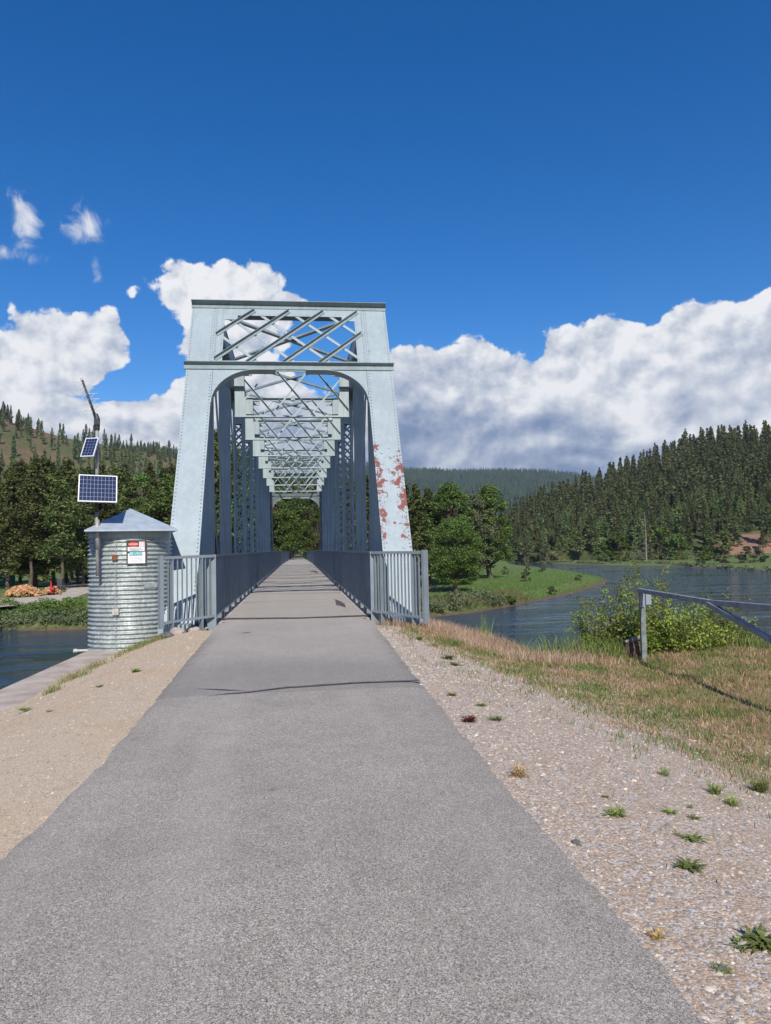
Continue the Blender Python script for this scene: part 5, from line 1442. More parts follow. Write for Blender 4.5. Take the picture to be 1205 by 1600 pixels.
def sample(n, region):
    """random points in camera-plan box region=(x0,x1,y0,y1) on the terrain"""
    x = RNG.uniform(region[0], region[1], n); y = RNG.uniform(region[2], region[3], n); return np.c_[x, y, terrain(x, y)]
def fnoise(P, s, o=0): return np.array([mnoise.noise(Vector((p[0]*s, p[1]*s, o))) for p in P])
# near dry grass on the right
P = sample(420000, (1.7, 13, 1.5, 20))
rel = P - np.array([CAM.x, 0, 0]); dep = rel[:, 0]*FWD.x + rel[:, 1]*FWD.y; lat = rel[:, 0]*RGT.x + rel[:, 1]*RGT.y
keep = (np.abs(lat) < dep*0.62 + 0.5) & (P[:, 2] > -1.6)
P = P[keep]; n1 = fnoise(P, 0.9); n2 = fnoise(P, 2.7, 5)
edge = np.interp(P[:, 1], [1, 4, 7, 9, 12, 15, 18], [4.1, 3.5, 2.95, 2.6, 2.2, 2.0, 2.0])
prob = np.clip((P[:, 0] - edge - 0.35*n1)/0.9 + 0.1, 0.0, 1)*(0.65 + 0.7*n2)
prob = np.where(P[:, 0] < edge + 0.1, np.maximum(prob, 0.16*np.clip((P[:, 0] - edge + 1.1)/1.1, 0.06, 1)*(n2 > 0.02)), prob)
prob *= np.clip(1.15 - 0.0*P[:, 1], 0, 1)
k = RNG.uniform(0, 1, len(P)) < prob; P = P[k]; n1 = n1[k]; n2 = n2[k]; n = len(P)
tall = np.interp(P[:, 1], [2, 8, 12, 15.5, 19], [0.55, 0.6, 0.8, 1.7, 2.2])
h = RNG.uniform(0.05, 0.13, n)*tall*(1 + 0.5*n1)
dry = [(0.46,0.32,0.19),(0.40,0.25,0.16),(0.48,0.37,0.24),(0.34,0.19,0.14),(0.26,0.19,0.10)]; grn = [(0.10,0.16,0.035),(0.15,0.21,0.05),(0.19,0.21,0.075)]
isg = (fnoise(P, 1.6, 11) + 0.35*RNG.normal(size=n) > np.interp(P[:, 1], [2, 9, 13, 16], [-0.12, -0.12, 0.0, 0.5]))
cols = np.where(isg[:, None], palette(n, grn, [1,1,1]), palette(n, dry, [3,3,2,1.2,2]))
print('dry grass', n)
blades('dry_grass', P, h, RNG.uniform(0.0035, 0.007, n)*np.interp(P[:,1],[2,16],[1,1.9]), 0.9, cols, label='low dry tan and green grass on the ground right of the path', cat='grass')
# denser pink-tan cheatgrass on the lip by the right railing end
P = sample(60000, (2.1, 8.5, 12.0, 21.5)); P = P[(P[:, 2] > -1.9)]
e0 = np.interp(P[:, 1], [12, 14.5, 17, 20], [3.3, 2.6, 2.35, 3.2]); pr = np.clip((P[:, 0] - e0)/0.5, 0, 1)*np.clip(1.1 - (P[:, 0]-e0-0.8)/1.6, 0, 1)
k = RNG.uniform(0, 1, len(P)) < pr; P = P[k]; n = len(P)
cols = palette(n, [(0.50,0.37,0.25),(0.44,0.28,0.22),(0.38,0.22,0.20),(0.55,0.44,0.30),(0.15,0.20,0.06)], [3,3,2,2,0.6])
blades('cheatgrass', P, RNG.uniform(0.14, 0.42, n)*np.interp(P[:, 1], [13, 17], [0.6, 1.05]), RNG.uniform(0.005, 0.010, n), 0.7, cols, label='tall feathery pinkish tan grass on the bank below the right railing end', cat='grass')
# fresh green grass at the lip and around the stump
P = sample(70000, (3.0, 16, 11, 18)); P = P[(P[:, 2] > -2.2) & (P[:, 2] < -0.30)]
sdn = sd_poly(near_poly, P[:, 0], P[:, 1]); k = (np.abs(sdn + 0.15) < 0.55 + 0.35*fnoise(P, 0.7, 3)) & (P[:, 0] > 4.4); P = P[k]; n = len(P)
blades('bank_grass', P, RNG.uniform(0.15, 0.5, n), RNG.uniform(0.007, 0.014, n), 0.6, palette(n, [(0.11,0.19,0.035),(0.17,0.25,0.06),(0.24,0.27,0.10),(0.36,0.30,0.17)], [3,3,2,1.5]), label='fresh green grass along the top of the near river bank', cat='grass')
# left verge tufts
Ps = []
for (px, py, r_, m_) in [(215,1032,0.30,800),(248,1026,0.26,600),(272,1012,0.14,220),(150,1056,0.22,240),(115,1072,0.26,420),(80,1094,0.12,160),(185,1042,0.12,90),(310,992,0.12,350)]:
    c = atz(px, py, -0.5 if px < 290 else -0.2); q = RNG.normal(size=(m_, 2))*r_*0.5; q[:, 1] *= 1.5
    x, y = c.x + q[:, 0], c.y + q[:, 1]; Ps.append(np.c_[x, y, np.maximum(terrain(x, y), -0.55)])
P = np.concatenate(Ps); n = len(P)
blades('verge_grass', P, RNG.uniform(0.03, 0.16, n), RNG.uniform(0.004, 0.009, n), 0.9, palette(n, [(0.13,0.20,0.05),(0.22,0.26,0.09),(0.42,0.34,0.20),(0.36,0.22,0.15)], [3,3,2.5,1]), label='sparse green and straw grass tufts on the gravel by the concrete ledge', cat='grass')
# reeds
P = sample(60, (4.2, 5.0, 18, 21)); 
P = np.array([tuple(atd(760 + RNG.uniform(-7, 7), 1008, 17.5 + RNG.uniform(-0.4, 0.4))) for _ in range(70)]); P[:, 2] = terrain(P[:, 0], P[:, 1])
blades('reed_tuft', P, RNG.uniform(0.4, 0.95, 70) + np.maximum(0, -0.6 - P[:, 2])*0.7, np.full(70, 0.016), 0.25, palette(70, [(0.15,0.24,0.05),(0.22,0.28,0.08)], [1,1]), label='thin upright green stems rising from the bank before the water', cat='grass')

# far banks: leafy growth following the waterline
def bank_shrubs(name, poly_px, n_cl, rw, hgt, mat, label, ls=0.32, per=70, back=(0.5, 5.5), zoff=0.0):
    Cs = []; pts = [Vector((*wp(x, y), 0)) for x, y in poly_px]; seg = []; tot = 0
    for a, b_ in zip(pts[:-1], pts[1:]): L = (b_-a).length; seg.append((tot, L, a, b_)); tot += L
    for i in range(n_cl):
        s = RNG.uniform(0, tot); 
        for (t0, L, a, b_) in seg:
            if t0 <= s <= t0 + L: p = a.lerp(b_, (s-t0)/L); d = (b_-a).normalized(); break
        nrm = Vector((-d.y, d.x, 0)); nrm = nrm if nrm.y > 0 else -nrm
        q = p + nrm*RNG.uniform(*back); z = tz(q.x, q.y); r_ = rw*RNG.uniform(0.5, 1.3)
        u = RNG.normal(size=(per, 3)); u /= np.linalg.norm(u, axis=1)[:, None]
        Cs.append(np.array([q.x, q.y, z + hgt*RNG.uniform(0.15, 0.7)]) + u*np.array([r_, r_, hgt*0.62])*RNG.uniform(0.3, 1.0, (per, 1)))
    C = np.concatenate(Cs); C = C[C[:, 2] > WZ + 0.02]; V, Fq = leaf_quads(C, ls, RNG, 0.1, 1.7)
    o = link(name, np_mesh(name, V, Fq, mat)); tag(o, label, 'shrubs', kind='stuff')
bank_shrubs('bank_shrubs', [(-150,983),(60,985),(145,982),(300,980),(480,975)], 300, 0.9, 0.75, M_leaf, 'low green brush covering the left bank above the dark waterline', 0.22, 80, (1.0, 5.2))
bank_shrubs('bank_shrubs', [(-60,984),(60,985),(145,982)], 110, 0.7, 0.8, M_leaf_pale, 'olive and brown scrub low on the left bank', 0.2, 80, (0.0, 2.2))
bank_shrubs('bank_shrubs', [(600,969),(690,962),(745,956),(800,946)], 110, 0.9, 1.1, M_leaf_pale, 'rough olive grass and brush on the waterline of the green point', 0.24, 90, (0.3, 4.5))
bank_shrubs('bank_shrubs', [(870,880),(950,883),(1050,884),(1130,887),(1205,892),(1300,900)], 120, 1.5, 0.9, M_leaf_pale, 'olive brush along the far shoreline', 0.6, 50, (0.3, 2.5))
bank_shrubs('bank_shrubs', [(780,876),(870,880),(950,882),(1060,882)], 70, 3.0, 3.0, M_leaf_pale, 'grey green scrub between the far shore and the hill forest', 0.7, 70, (14, 45))
# long dry reeds on the green point bank
P = []
for i in range(9000):
    t = RNG.uniform(); px = 672 + 150*t; py = np.interp(px, [672, 745, 822], [962, 953, 941]); w_ = wp(px, py); P.append((w_[0] + RNG.normal()*0.8, w_[1] + RNG.uniform(0.2, 5.0)))
P = np.array(P); P = np.c_[P, terrain(P[:, 0], P[:, 1])]; n = len(P)
blades('bank_reeds', P, RNG.uniform(0.4, 1.1, n), RNG.uniform(0.03, 0.06, n), 0.5, palette(n, [(0.17,0.17,0.07),(0.24,0.21,0.11),(0.10,0.13,0.04)], [2,1.5,2]), label='long olive and straw grass on the bank of the green point', cat='grass')
# meadow grass tufts on the point for texture
P = []
for i in range(26000):
    px = RNG.uniform(680, 945); py = RNG.uniform(888, 945); p = atz(px, py, -4.15); P.append((p.x, p.y))
P = np.array(P); P = P[sd_poly(far_poly, P[:, 0], P[:, 1]) > 0.6]; P = np.c_[P, terrain(P[:, 0], P[:, 1])]; n = len(P)
blades('meadow_grass', P, RNG.uniform(0.08, 0.28, n), RNG.uniform(0.04, 0.09, n), 0.8, palette(n, [(0.07,0.15,0.02),(0.10,0.20,0.035),(0.15,0.20,0.055)], [3,3,1]), label='short bright green meadow grass on the green point', cat='grass')
# individual bushes on the point and the far shore
def far_bush(px, pb, pt, z, k, wsc, label, name='bush'):
    p = atz(px, pb, z); d = (p-CAM).dot(FWD); sc = (atd(px, pt, d).z - z)/7; zz = tz(p.x, p.y)
    place_tree(SHK[k], p.x, p.y, zz - 0.1, sc, sc*wsc, px*0.7, name, label, 'bush')
for a in [(823,908,878,-4.1,1,0.75,'sparse upright willow bush alone on the green point'),(846,893,876,-4.1,1,1.0,'greyish bush near the channel behind the green point'),
          (796,938,922,-4.4,0,1.8,'rounded green bush at the water edge of the green point'),(862,925,910,-4.4,0,1.3,'small dark green bush on the bank near the tip of the point'),
          (905,908,898,-4.3,1,1.7,'pale yellowish bush row at the tip of the green point'),(790,897,884,-4.1,1,1.2,'pinkish brown scrub bush behind the lone riverside tree'),
          (720,950,932,-4.7,1,1.6,'olive bush under the bank below the bushy tree')]:
    far_bush(*a)
# driftwood at the foot of the left bank and behind the right railing
def driftwood(px0, px1, py, zlo, zhi, n, label, seed):
    r_ = random.Random(seed); m = MB(); 
    for i in range(n):
        px = r_.uniform(px0, px1); c = atz(px, py + r_.uniform(-2, 2), zlo); c.z = r_.uniform(zlo, zhi); L = r_.uniform(0.4, 1.6); a = r_.uniform(-0.9, 0.9) + (math.pi if r_.random() < .5 else 0)
        d = Vector((math.cos(a), math.sin(a)*0.6, r_.uniform(-0.35, 0.35)))*L
        m.tube([c - d/2, c + Vector((0,0,r_.uniform(-.1,.15))), c + d/2], [0.05*r_.uniform(.5,1.3), 0.04, 0.015], 5)
    tag(m.build('driftwood', M_snag), label, 'driftwood', kind='stuff')
driftwood(80, 140, 978, -4.9, -4.3, 70, 'tangle of bleached branches at the waterline of the left bank', 3)
driftwood(672, 708, 921, -4.0, -3.7, 45, 'pile of fallen dark branches beside the forked tree trunk', 4)
driftwood(880, 925, 879.5, -4.9, -4.5, 24, 'dark driftwood lying on the far shoreline', 6)

# ================================================================== clearing on the left bank
def drape(name, outline_px, z, mat, lift):
    pts = [atz(x, y, z) for x, y in outline_px]; m = MB()
    import mathutils.geometry as mg
    tris = mg.tessellate_polygon([[Vector((p.x, p.y, 0)) for p in pts]])
    m.add([(p.x, p.y, z + lift) for p in pts], [tuple(t) for t in tris]); o = m.build(name, mat); tag(o, kind='structure'); return o
drape('dirt_road', [(-80,962),(0,948.5),(25,946.5),(42,943),(62,940.5),(100,938.5),(120,933),(150,921),(200,914),(200,909),(150,911),(120,912),(101,914),(104,925),(62,932),(30,934.5),(0,934.5),(-80,938)], -3.0, M_road, 0.012)
drape('dirt_road', [(28,912.5),(70,911.5),(104,911),(124,905.5),(150,904),(150,907),(124,909.5),(104,914.5),(60,916),(28,915)], -3.0, M_road, 0.022)
def camp_pt(px, py): return atz(px, py, -3.0)
def gscale(p): return (p-CAM).dot(FWD)/F_PX
M_teal = flat('teal_plastic', (0.015, 0.16, 0.14), 0.5); M_tealw = flat('pale_roof_plastic', (0.45,0.5,0.5), 0.5)
def toilet(px, py, label):
    p = camp_pt(px, py); r = empty('portable_toilet', p, label, 'portable toilet', 'portable toilets'); w = 0.56
    m = MB(); m.box(p.x-w, p.x+w, p.y-w, p.y+w, p.z, p.z+2.05)
    for k in range(5): x = p.x - w + 0.14 + k*0.21; m.box(x, x+0.06, p.y-w-0.03, p.y-w-0.001, p.z+0.1, p.z+1.95) if k not in (2,) else None
    m.build('cabin', M_teal, r, bevel=0.02)
    m = MB(); m.box(p.x-0.33, p.x+0.33, p.y-w-0.05, p.y-w-0.031, p.z+0.12, p.z+1.9); m.build('door', flat('teal_door', (0.02,0.20,0.17), 0.5), r)
    m = MB(); m.poly_extrude([(p.x-w-.03, p.y-w-.03, p.z+2.052), (p.x+w+.03, p.y-w-.03, p.z+2.052), (p.x+w*.6, p.y-w-.03, p.z+2.25), (p.x-w*.6, p.y-w-.03, p.z+2.25)], (0, 2*w+.06, 0)); m.build('roof', M_tealw, r)
toilet(6.5, 914.5, 'teal portable toilet under the trees, left one of the pair'); toilet(17, 914.2, 'teal portable toilet under the trees, right one of the pair')
def split_fn(T, b):
    n = T.noise(T.pos, 5.0, 3, 0.6); oi = T.noise(T.pos, 1.9, 2)
    T.put(b.inputs['Base Color'], T.mix(T.ss(n, 0.38, 0.62), (0.28, 0.13, 0.055), (0.62, 0.37, 0.19))); b.inputs['Roughness'].default_value = 0.9
M_split = material('freshly_split_wood', split_fn)
def woodpile(px0, px1, pyb, hpx, n, label, seed):
    r_ = random.Random(seed); a, b_ = camp_pt(px0, pyb), camp_pt(px1, pyb); c = (a+b_)/2; W = (b_-a).length; H = hpx*gscale(c); m = MB()
    for i in range(n):
        u = r_.uniform(-1, 1); v = r_.uniform(-1, 1)
        if u*u + v*v > 1: continue
        top = H*(1 - (u*u+v*v))**0.6; z = c.z + top*(0.8 + 0.2*r_.random()) + r_.uniform(-0.06, 0.06)
        q = Vector((c.x + u*W/2, c.y + 0.8 + v*W*0.35, max(z, c.z + 0.05))); L = r_.uniform(0.16, 0.24)
        d = Vector((r_.uniform(-1,1), r_.uniform(-1,1), r_.uniform(-.5,.5))).normalized(); s = d.orthogonal().normalized(); t = d.cross(s); k = r_.uniform(0.06, 0.11)
        tri = [q - d*L + s*k, q - d*L - s*k*0.8 + t*k, q - d*L - s*k*0.8 - t*k]; m.poly_extrude(tri, d*2*L)
    o = m.build('woodpile', M_split); tag(o, label, 'firewood', 'heaps of split firewood'); 
woodpile(11.5, 53, 932.5, 17, 900, 'large heap of orange split firewood on the dirt clearing', 1)
woodpile(66, 88, 930, 12, 330, 'small heap of split firewood beside the red log splitter', 2)
woodpile(54, 61, 929, 2.5, 25, 'few split logs lying between the two firewood heaps', 3)
def red_splitter():
    p = camp_pt(80, 930); s = gscale(p); r = empty('log_splitter', p, 'red upright log splitter machine standing between firewood and trailer', 'log splitter'); red = flat('red_machine_paint', (0.42, 0.015, 0.02), 0.45)
    m = MB(); m.box(p.x-0.09, p.x+0.09, p.y-0.1, p.y+0.1, p.z+0.25, p.z+1.55); m.box(p.x-0.16, p.x+0.16, p.y-0.13, p.y-0.101, p.z+0.25, p.z+0.5); m.build('beam', red, r, bevel=0.01)
    m = MB(); m.tube([(p.x, p.y-0.02, p.z+1.551), (p.x, p.y-0.02, p.z+1.78)], 0.07, 8); m.build('ram', red, r)
    m = MB(); m.box(p.x-0.02, p.x+0.42, p.y-0.25, p.y+0.3, p.z+0.62, p.z+0.95); m.build('engine', red, r, bevel=0.03)
    m = MB(); m.box(p.x-0.35, p.x+0.35, p.y-0.35, p.y+0.35, p.z+0.30, p.z+0.38); m.build('table', flat('dark_red', (0.2,0.02,0.02)), r)
    for sx in (-0.36, 0.36):
        m = MB(); m.tube([(p.x+sx-0.06, p.y+0.1, p.z+0.25), (p.x+sx+0.06, p.y+0.1, p.z+0.25)], 0.25, 16); m.build('wheel', M_darkmetal, r)
red_splitter()
def utility_trailer():
    p = camp_pt(96, 921.5); r = empty('utility_trailer', p, 'small flat trailer with dark wheels parked beside the firewood', 'trailer')
    m = MB(); m.box(p.x-0.85, p.x+0.75, p.y-0.7, p.y+0.7, p.z+0.42, p.z+0.52); m.box(p.x-0.85, p.x+0.75, p.y-0.72, p.y-0.701, p.z+0.40, p.z+0.70); m.build('bed', simple('reddish_trailer_boards', (0.10,0.05,0.035), 0.8), r)
    m = MB(); m.bar((p.x-0.85, p.y, p.z+0.45), (p.x-1.7, p.y-0.3, p.z+0.3), 0.08, 0.06, (0,0,1)); m.build('drawbar', M_darkmetal, r)
    for sx in (-0.25, 0.45):
        m = MB(); m.tube([(p.x+sx, p.y-0.88, p.z+0.3), (p.x+sx, p.y-0.74, p.z+0.3)], 0.3, 18); m.tube([(p.x+sx, p.y-0.90, p.z+0.3), (p.x+sx, p.y-0.881, p.z+0.3)], 0.13, 12); m.build('wheel', M_darkmetal, r)
    b = Vector((p.x-0.15, p.y+0.1, p.z+0.52)); r2 = empty('waste_bin', b, 'dark grey lidded bin standing on the small trailer', 'bin')
    m = MB(); w = 0.38; m.add([(b.x-w*.85,b.y-w,b.z+.001),(b.x+w*.85,b.y-w,b.z+.001),(b.x+w*.85,b.y+w,b.z+.001),(b.x-w*.85,b.y+w,b.z+.001),(b.x-w,b.y-w*1.1,b.z+1.1),(b.x+w,b.y-w*1.1,b.z+1.1),(b.x+w,b.y+w*1.1,b.z+1.1),(b.x-w,b.y+w*1.1,b.z+1.1)], [(0,3,2,1),(4,5,6,7),(0,1,5,4),(1,2,6,5),(2,3,7,6),(3,0,4,7)]); m.build('body', simple('dark_grey_plastic', (0.045,0.05,0.06), 0.6), r2, bevel=0.02)
    m = MB(); m.box(b.x-w*1.08, b.x+w*1.08, b.y-w*1.2, b.y+w*1.15, b.z+1.101, b.z+1.2); m.build('lid', simple('grey_plastic_lid', (0.12,0.13,0.14), 0.6), r2, bevel=0.02)
utility_trailer()
def camper():
    p = camp_pt(132, 904); s = gscale(p); r = empty('camping_trailer', p, 'white camping trailer half hidden by trees left of the tank hut', 'camper')
    W = 34*s; x0 = p.x - 14*s; x1 = x0 + W; y0 = p.y; z0 = p.z
    wh = simple('camper_white', (0.62,0.60,0.56), 0.5)
    m = MB(); m.poly_extrude([(x0, y0, z0+0.55), (x1, y0, z0+0.55), (x1, y0, z0+2.5), (x0+0.1, y0, z0+2.55), (x0-0.15, y0, z0+1.5)], (0, 2.2, 0)); m.build('body', wh, r, bevel=0.03)
    for a in (0.12, 0.56):
        m = MB(); m.box(x0+W*a, x0+W*(a+0.24), y0-0.03, y0-0.001, z0+1.35, z0+2.0); m.build('window', flat('dark_glass', (0.02,0.02,0.025), 0.1), r)
    m = MB(); m.box(x0+W*0.40, x0+W*0.50, y0-0.04, y0-0.001, z0+0.7, z0+2.2); m.build('door', flat('camper_door', (0.5,0.49,0.47)), r)
    m = MB(); m.box(x0, x1, y0-0.025, y0-0.001, z0+0.6, z0+1.15); m.build('stripe', flat('camper_dark_stripe', (0.06,0.055,0.05)), r)
    for a in (0.4, 0.52):
        m = MB(); m.tube([(x0+W*a, y0-0.05, z0+0.34), (x0+W*a, y0+0.15, z0+0.34)], 0.34, 16); m.build('wheel', M_darkmetal, r)
camper()
def old_stump(px, py, h, label):
    p = camp_pt(px, py); m = MB(); m.tube([(p.x,p.y,p.z-0.2),(p.x,p.y,p.z+h*0.5),(p.x+0.05,p.y,p.z+h)], [0.3,0.22,0.19], 8); m.tube([(p.x,p.y,p.z+h*0.9),(p.x-0.5,p.y,p.z+h*1.05)], [0.09,0.05], 6)
    tag(m.build('tree_stump', simple('pale_weathered_wood', (0.28,0.24,0.20), 0.9, 0, 0.3)), label, 'stump')
old_stump(73, 907.5, 1.35, 'pale grey broken stump between the trees behind the clearing')

# ================================================================== foreground details
# bush behind the gate: stems and bright leaves
def bank_bush(px, pyb, d, top_px, w_px, n_st, per, mat, label, name='bush', seed=1, ls=0.055, low=0.0):
    rng = np.random.default_rng(seed); p = atd(px, pyb, d); z0 = min(tz(p.x, p.y), p.z); base = Vector((p.x, p.y, z0)); s = d/F_PX
    H = (atd(px, top_px, d).z - z0); W = w_px*s/2
    r = empty(name, base, label, 'bush'); st = MB(); Cs = []
    for i in range(n_st):
        a = rng.uniform(-math.pi, math.pi); rad = W*rng.uniform(0, 1)**0.6; hh = H*rng.uniform(0.3, 1.0)**1.2*(1 - 0.35*(rad/W)**2)
        tip = base + Vector((math.cos(a)*rad, math.sin(a)*rad*0.7, hh)); b0 = base + Vector((math.cos(a)*rad*0.25, math.sin(a)*rad*0.2, 0)); mid = b0.lerp(tip, 0.55) + Vector((math.cos(a), math.sin(a), 0))*rad*0.12
        st.tube([b0, mid, tip], [0.014, 0.009, 0.003], 5, cap=False)
        nb = 7
        for j in range(nb):
            t = 0.25 + 0.75*j/nb; q = (b0.lerp(mid, t/0.55) if t < 0.55 else mid.lerp(tip, (t-0.55)/0.45)); L = rng.uniform(0.12, 0.48)*(1.25 - t*0.6)
            dr = Vector(rng.normal(size=3)); dr.z = abs(dr.z)*0.5; dr.normalize(); e = q + dr*L
            st.tube([q, e], [0.005, 0.002], 3, cap=False)
            m_ = int(per/nb); u = rng.uniform(0.1, 1.1, (m_, 1)); c = np.array(q) + (np.array(e)-np.array(q))*u + rng.normal(size=(m_, 3))*0.045; Cs.append(c)
    C = np.concatenate(Cs); V, Fq = leaf_quads(C, ls, rng, 0.1, 1.7)
    o = link('foliage', np_mesh('foliage', V, Fq, mat), r)
    st.build('stems', simple('brown_stem', (0.12,0.085,0.05), 0.9), r)
bank_bush(992, 1030, 14.3, 868, 175, 44, 125, M_leaf_bright, 'tall leafy bright green bush directly behind the gate post', seed=3)
bank_bush(938, 1030, 14.6, 935, 100, 24, 120, M_leaf_bright, 'open lower bush with thin stems left of the gate post', seed=4)
bank_bush(1055, 1024, 14.0, 905, 150, 44, 130, M_leaf_bright, 'dense yellow green bush under the gate arm right of the gate post', seed=5)
bank_bush(1110, 1018, 14.6, 912, 110, 26, 120, M_leaf_bright, 'darker green bush behind the gate arm bend', seed=6)
bank_bush(1160, 1016, 14.8, 965, 65, 18, 110, M_leaf_bright, 'small sparse bush behind the diagonal gate brace', seed=7)
def boulder(c, r, mat, name, label, cat, seed=1, flat_=0.75):
    m = MB(); nn, mm = 14, 9; vs = []
    for i in range(mm+1):
        th = math.pi*i/mm
        for k in range(nn):
            ph = 2*math.pi*k/nn; d = Vector((math.sin(th)*math.cos(ph), math.sin(th)*math.sin(ph), math.cos(th)))
            q = 1 + 0.35*mnoise.noise(d*1.3 + Vector((seed*3.1, 0, 0))) + 0.12*mnoise.noise(d*4 + Vector((0, seed, 0)))
            vs.append(Vector(c) + Vector((d.x*r*q, d.y*r*q*0.9, d.z*r*q*flat_)))
    m.add(vs, [(i*nn+k, (i+1)*nn+k, (i+1)*nn+(k+1)%nn, i*nn+(k+1)%nn) for i in range(mm) for k in range(nn)])
    o = m.build(name, mat, smooth=False); tag(o, label, cat); return o
c = atd(989, 1014, 13.7); 
m = MB()
for i in range(14):
    a = 2*math.pi*i/14
M_stump = simple('rotten_brown_stump', (0.12, 0.075, 0.05), 0.95, 0, 0.5, 14.0, 0.8)
o = boulder((c.x, c.y, c.z-0.02), 0.21, M_stump, 'stump', 'rotten brown stump beside the foot of the gate post', 'stump', 3, 0.9)
m = MB(); a_, b_ = atd(977, 1003, 13.6), atd(1004, 995, 13.7); m.tube([a_, a_.lerp(b_, .5)+Vector((0,0,.01)), b_], [0.02, 0.045, 0.035], 7); tag(m.build('log', M_snag), 'pale piece of wood lying on top of the stump by the gate', 'log')
# rocks in the rubble by the right bearing and left curb stones
ROCK = simple('pale_rock', (0.36, 0.32, 0.28), 0.9, 0, 0.3, 9.0, 0.5); ROCKD = simple('dark_rock', (0.10, 0.10, 0.10), 0.9, 0, 0.3, 20.0, 0.4); CONC2 = M_concrete
for (px, py, d, r_, mt, lab) in [(278,1003,15.2,0.16,CONC2,'broken concrete kerb lump under the flared left railing'),(305,993,15.6,0.13,CONC2,'weathered concrete kerb piece beside the left bridge post foot'),
                         (262,1010,14.9,0.13,ROCKD,'dark square block at the foot of the left railing end'),(900,1336,None,0.022,ROCKD,'small dark round stone at the asphalt edge'),
                         (905,1341,None,0.012,ROCKD,'tiny dark stone beside the round stone at the asphalt edge'),(903,1298,None,0.022,ROCK,'flat orange brown pebble in the right gravel'),
                         (1163,1505,None,0.022,ROCK,'pale flat stone in the gravel near the lower right corner'),(1031,1333,None,0.02,ROCK,'blueish flat stone in the gravel below the weed rosettes'),
                         (1128,1543,None,0.018,ROCKD,'dark stone under a weed near the lower right corner'),(648,985,16.0,0.12,ROCK,'whitish rubble lump under the right railing end'),(657,990,15.6,0.09,ROCK,'small rubble stone beside the right railing end')]:
    if d is None: p = atz(px, py, -0.08); p.z = tz(p.x, p.y)
    else: p = atd(px, py, d); p.z = tz(p.x, p.y)
    boulder((p.x, p.y, p.z + r_*0.2), r_, mt, 'rock', lab, 'rock', seed=px*0.13, flat_=0.6)
# left railing kerb foundation
m = MB(); a_ = atd(262, 1006, 15.0); 
# weeds growing in the gravel
def weed(px, py, rad, n, label, mat, seed, up=0.5, thin=0.16, name='weed'):
    r_ = random.Random(seed); p = atz(px, py, -0.1); 
    for _ in range(3): z = tz(p.x, p.y); p = atz(px, py, z)
    m = MB()
    for i in range(n):
        a = r_.uniform(0, 2*math.pi); L = rad*r_.uniform(0.5, 1.15); e = r_.uniform(0.1, up)*1.6; d = Vector((math.cos(a), math.sin(a), 0)); s = Vector((-d.y, d.x, 0))*L*thin*r_.uniform(0.7, 1.3)
        o_ = p + Vector((r_.uniform(-1,1), r_.uniform(-1,1), 0))*rad*0.35
        q = [o_ - s*0.3, o_ + d*L*0.45 - s + Vector((0,0,L*e*0.6)), o_ + d*L + Vector((0,0,L*e*0.55)), o_ + d*L*0.45 + s + Vector((0,0,L*e*0.6)), o_ + s*0.3]
        m.add(q, [(0,1,3,4),(1,2,3)])
    o = m.build(name, mat); tag(o, label, 'weed', 'weeds growing in the gravel')
WG = leafmat('weed_leaves', (0.15, 0.20, 0.05), (0.30, 0.34, 0.11), 0.01, 0.3, 6.0); WR = leafmat('reddish_weed', (0.16, 0.05, 0.03), (0.26, 0.10, 0.07), 0.01, 0.2, 6.0); WY = leafmat('straw_weed', (0.30, 0.19, 0.08), (0.42, 0.30, 0.15), 0.01, 0.2, 6.0)
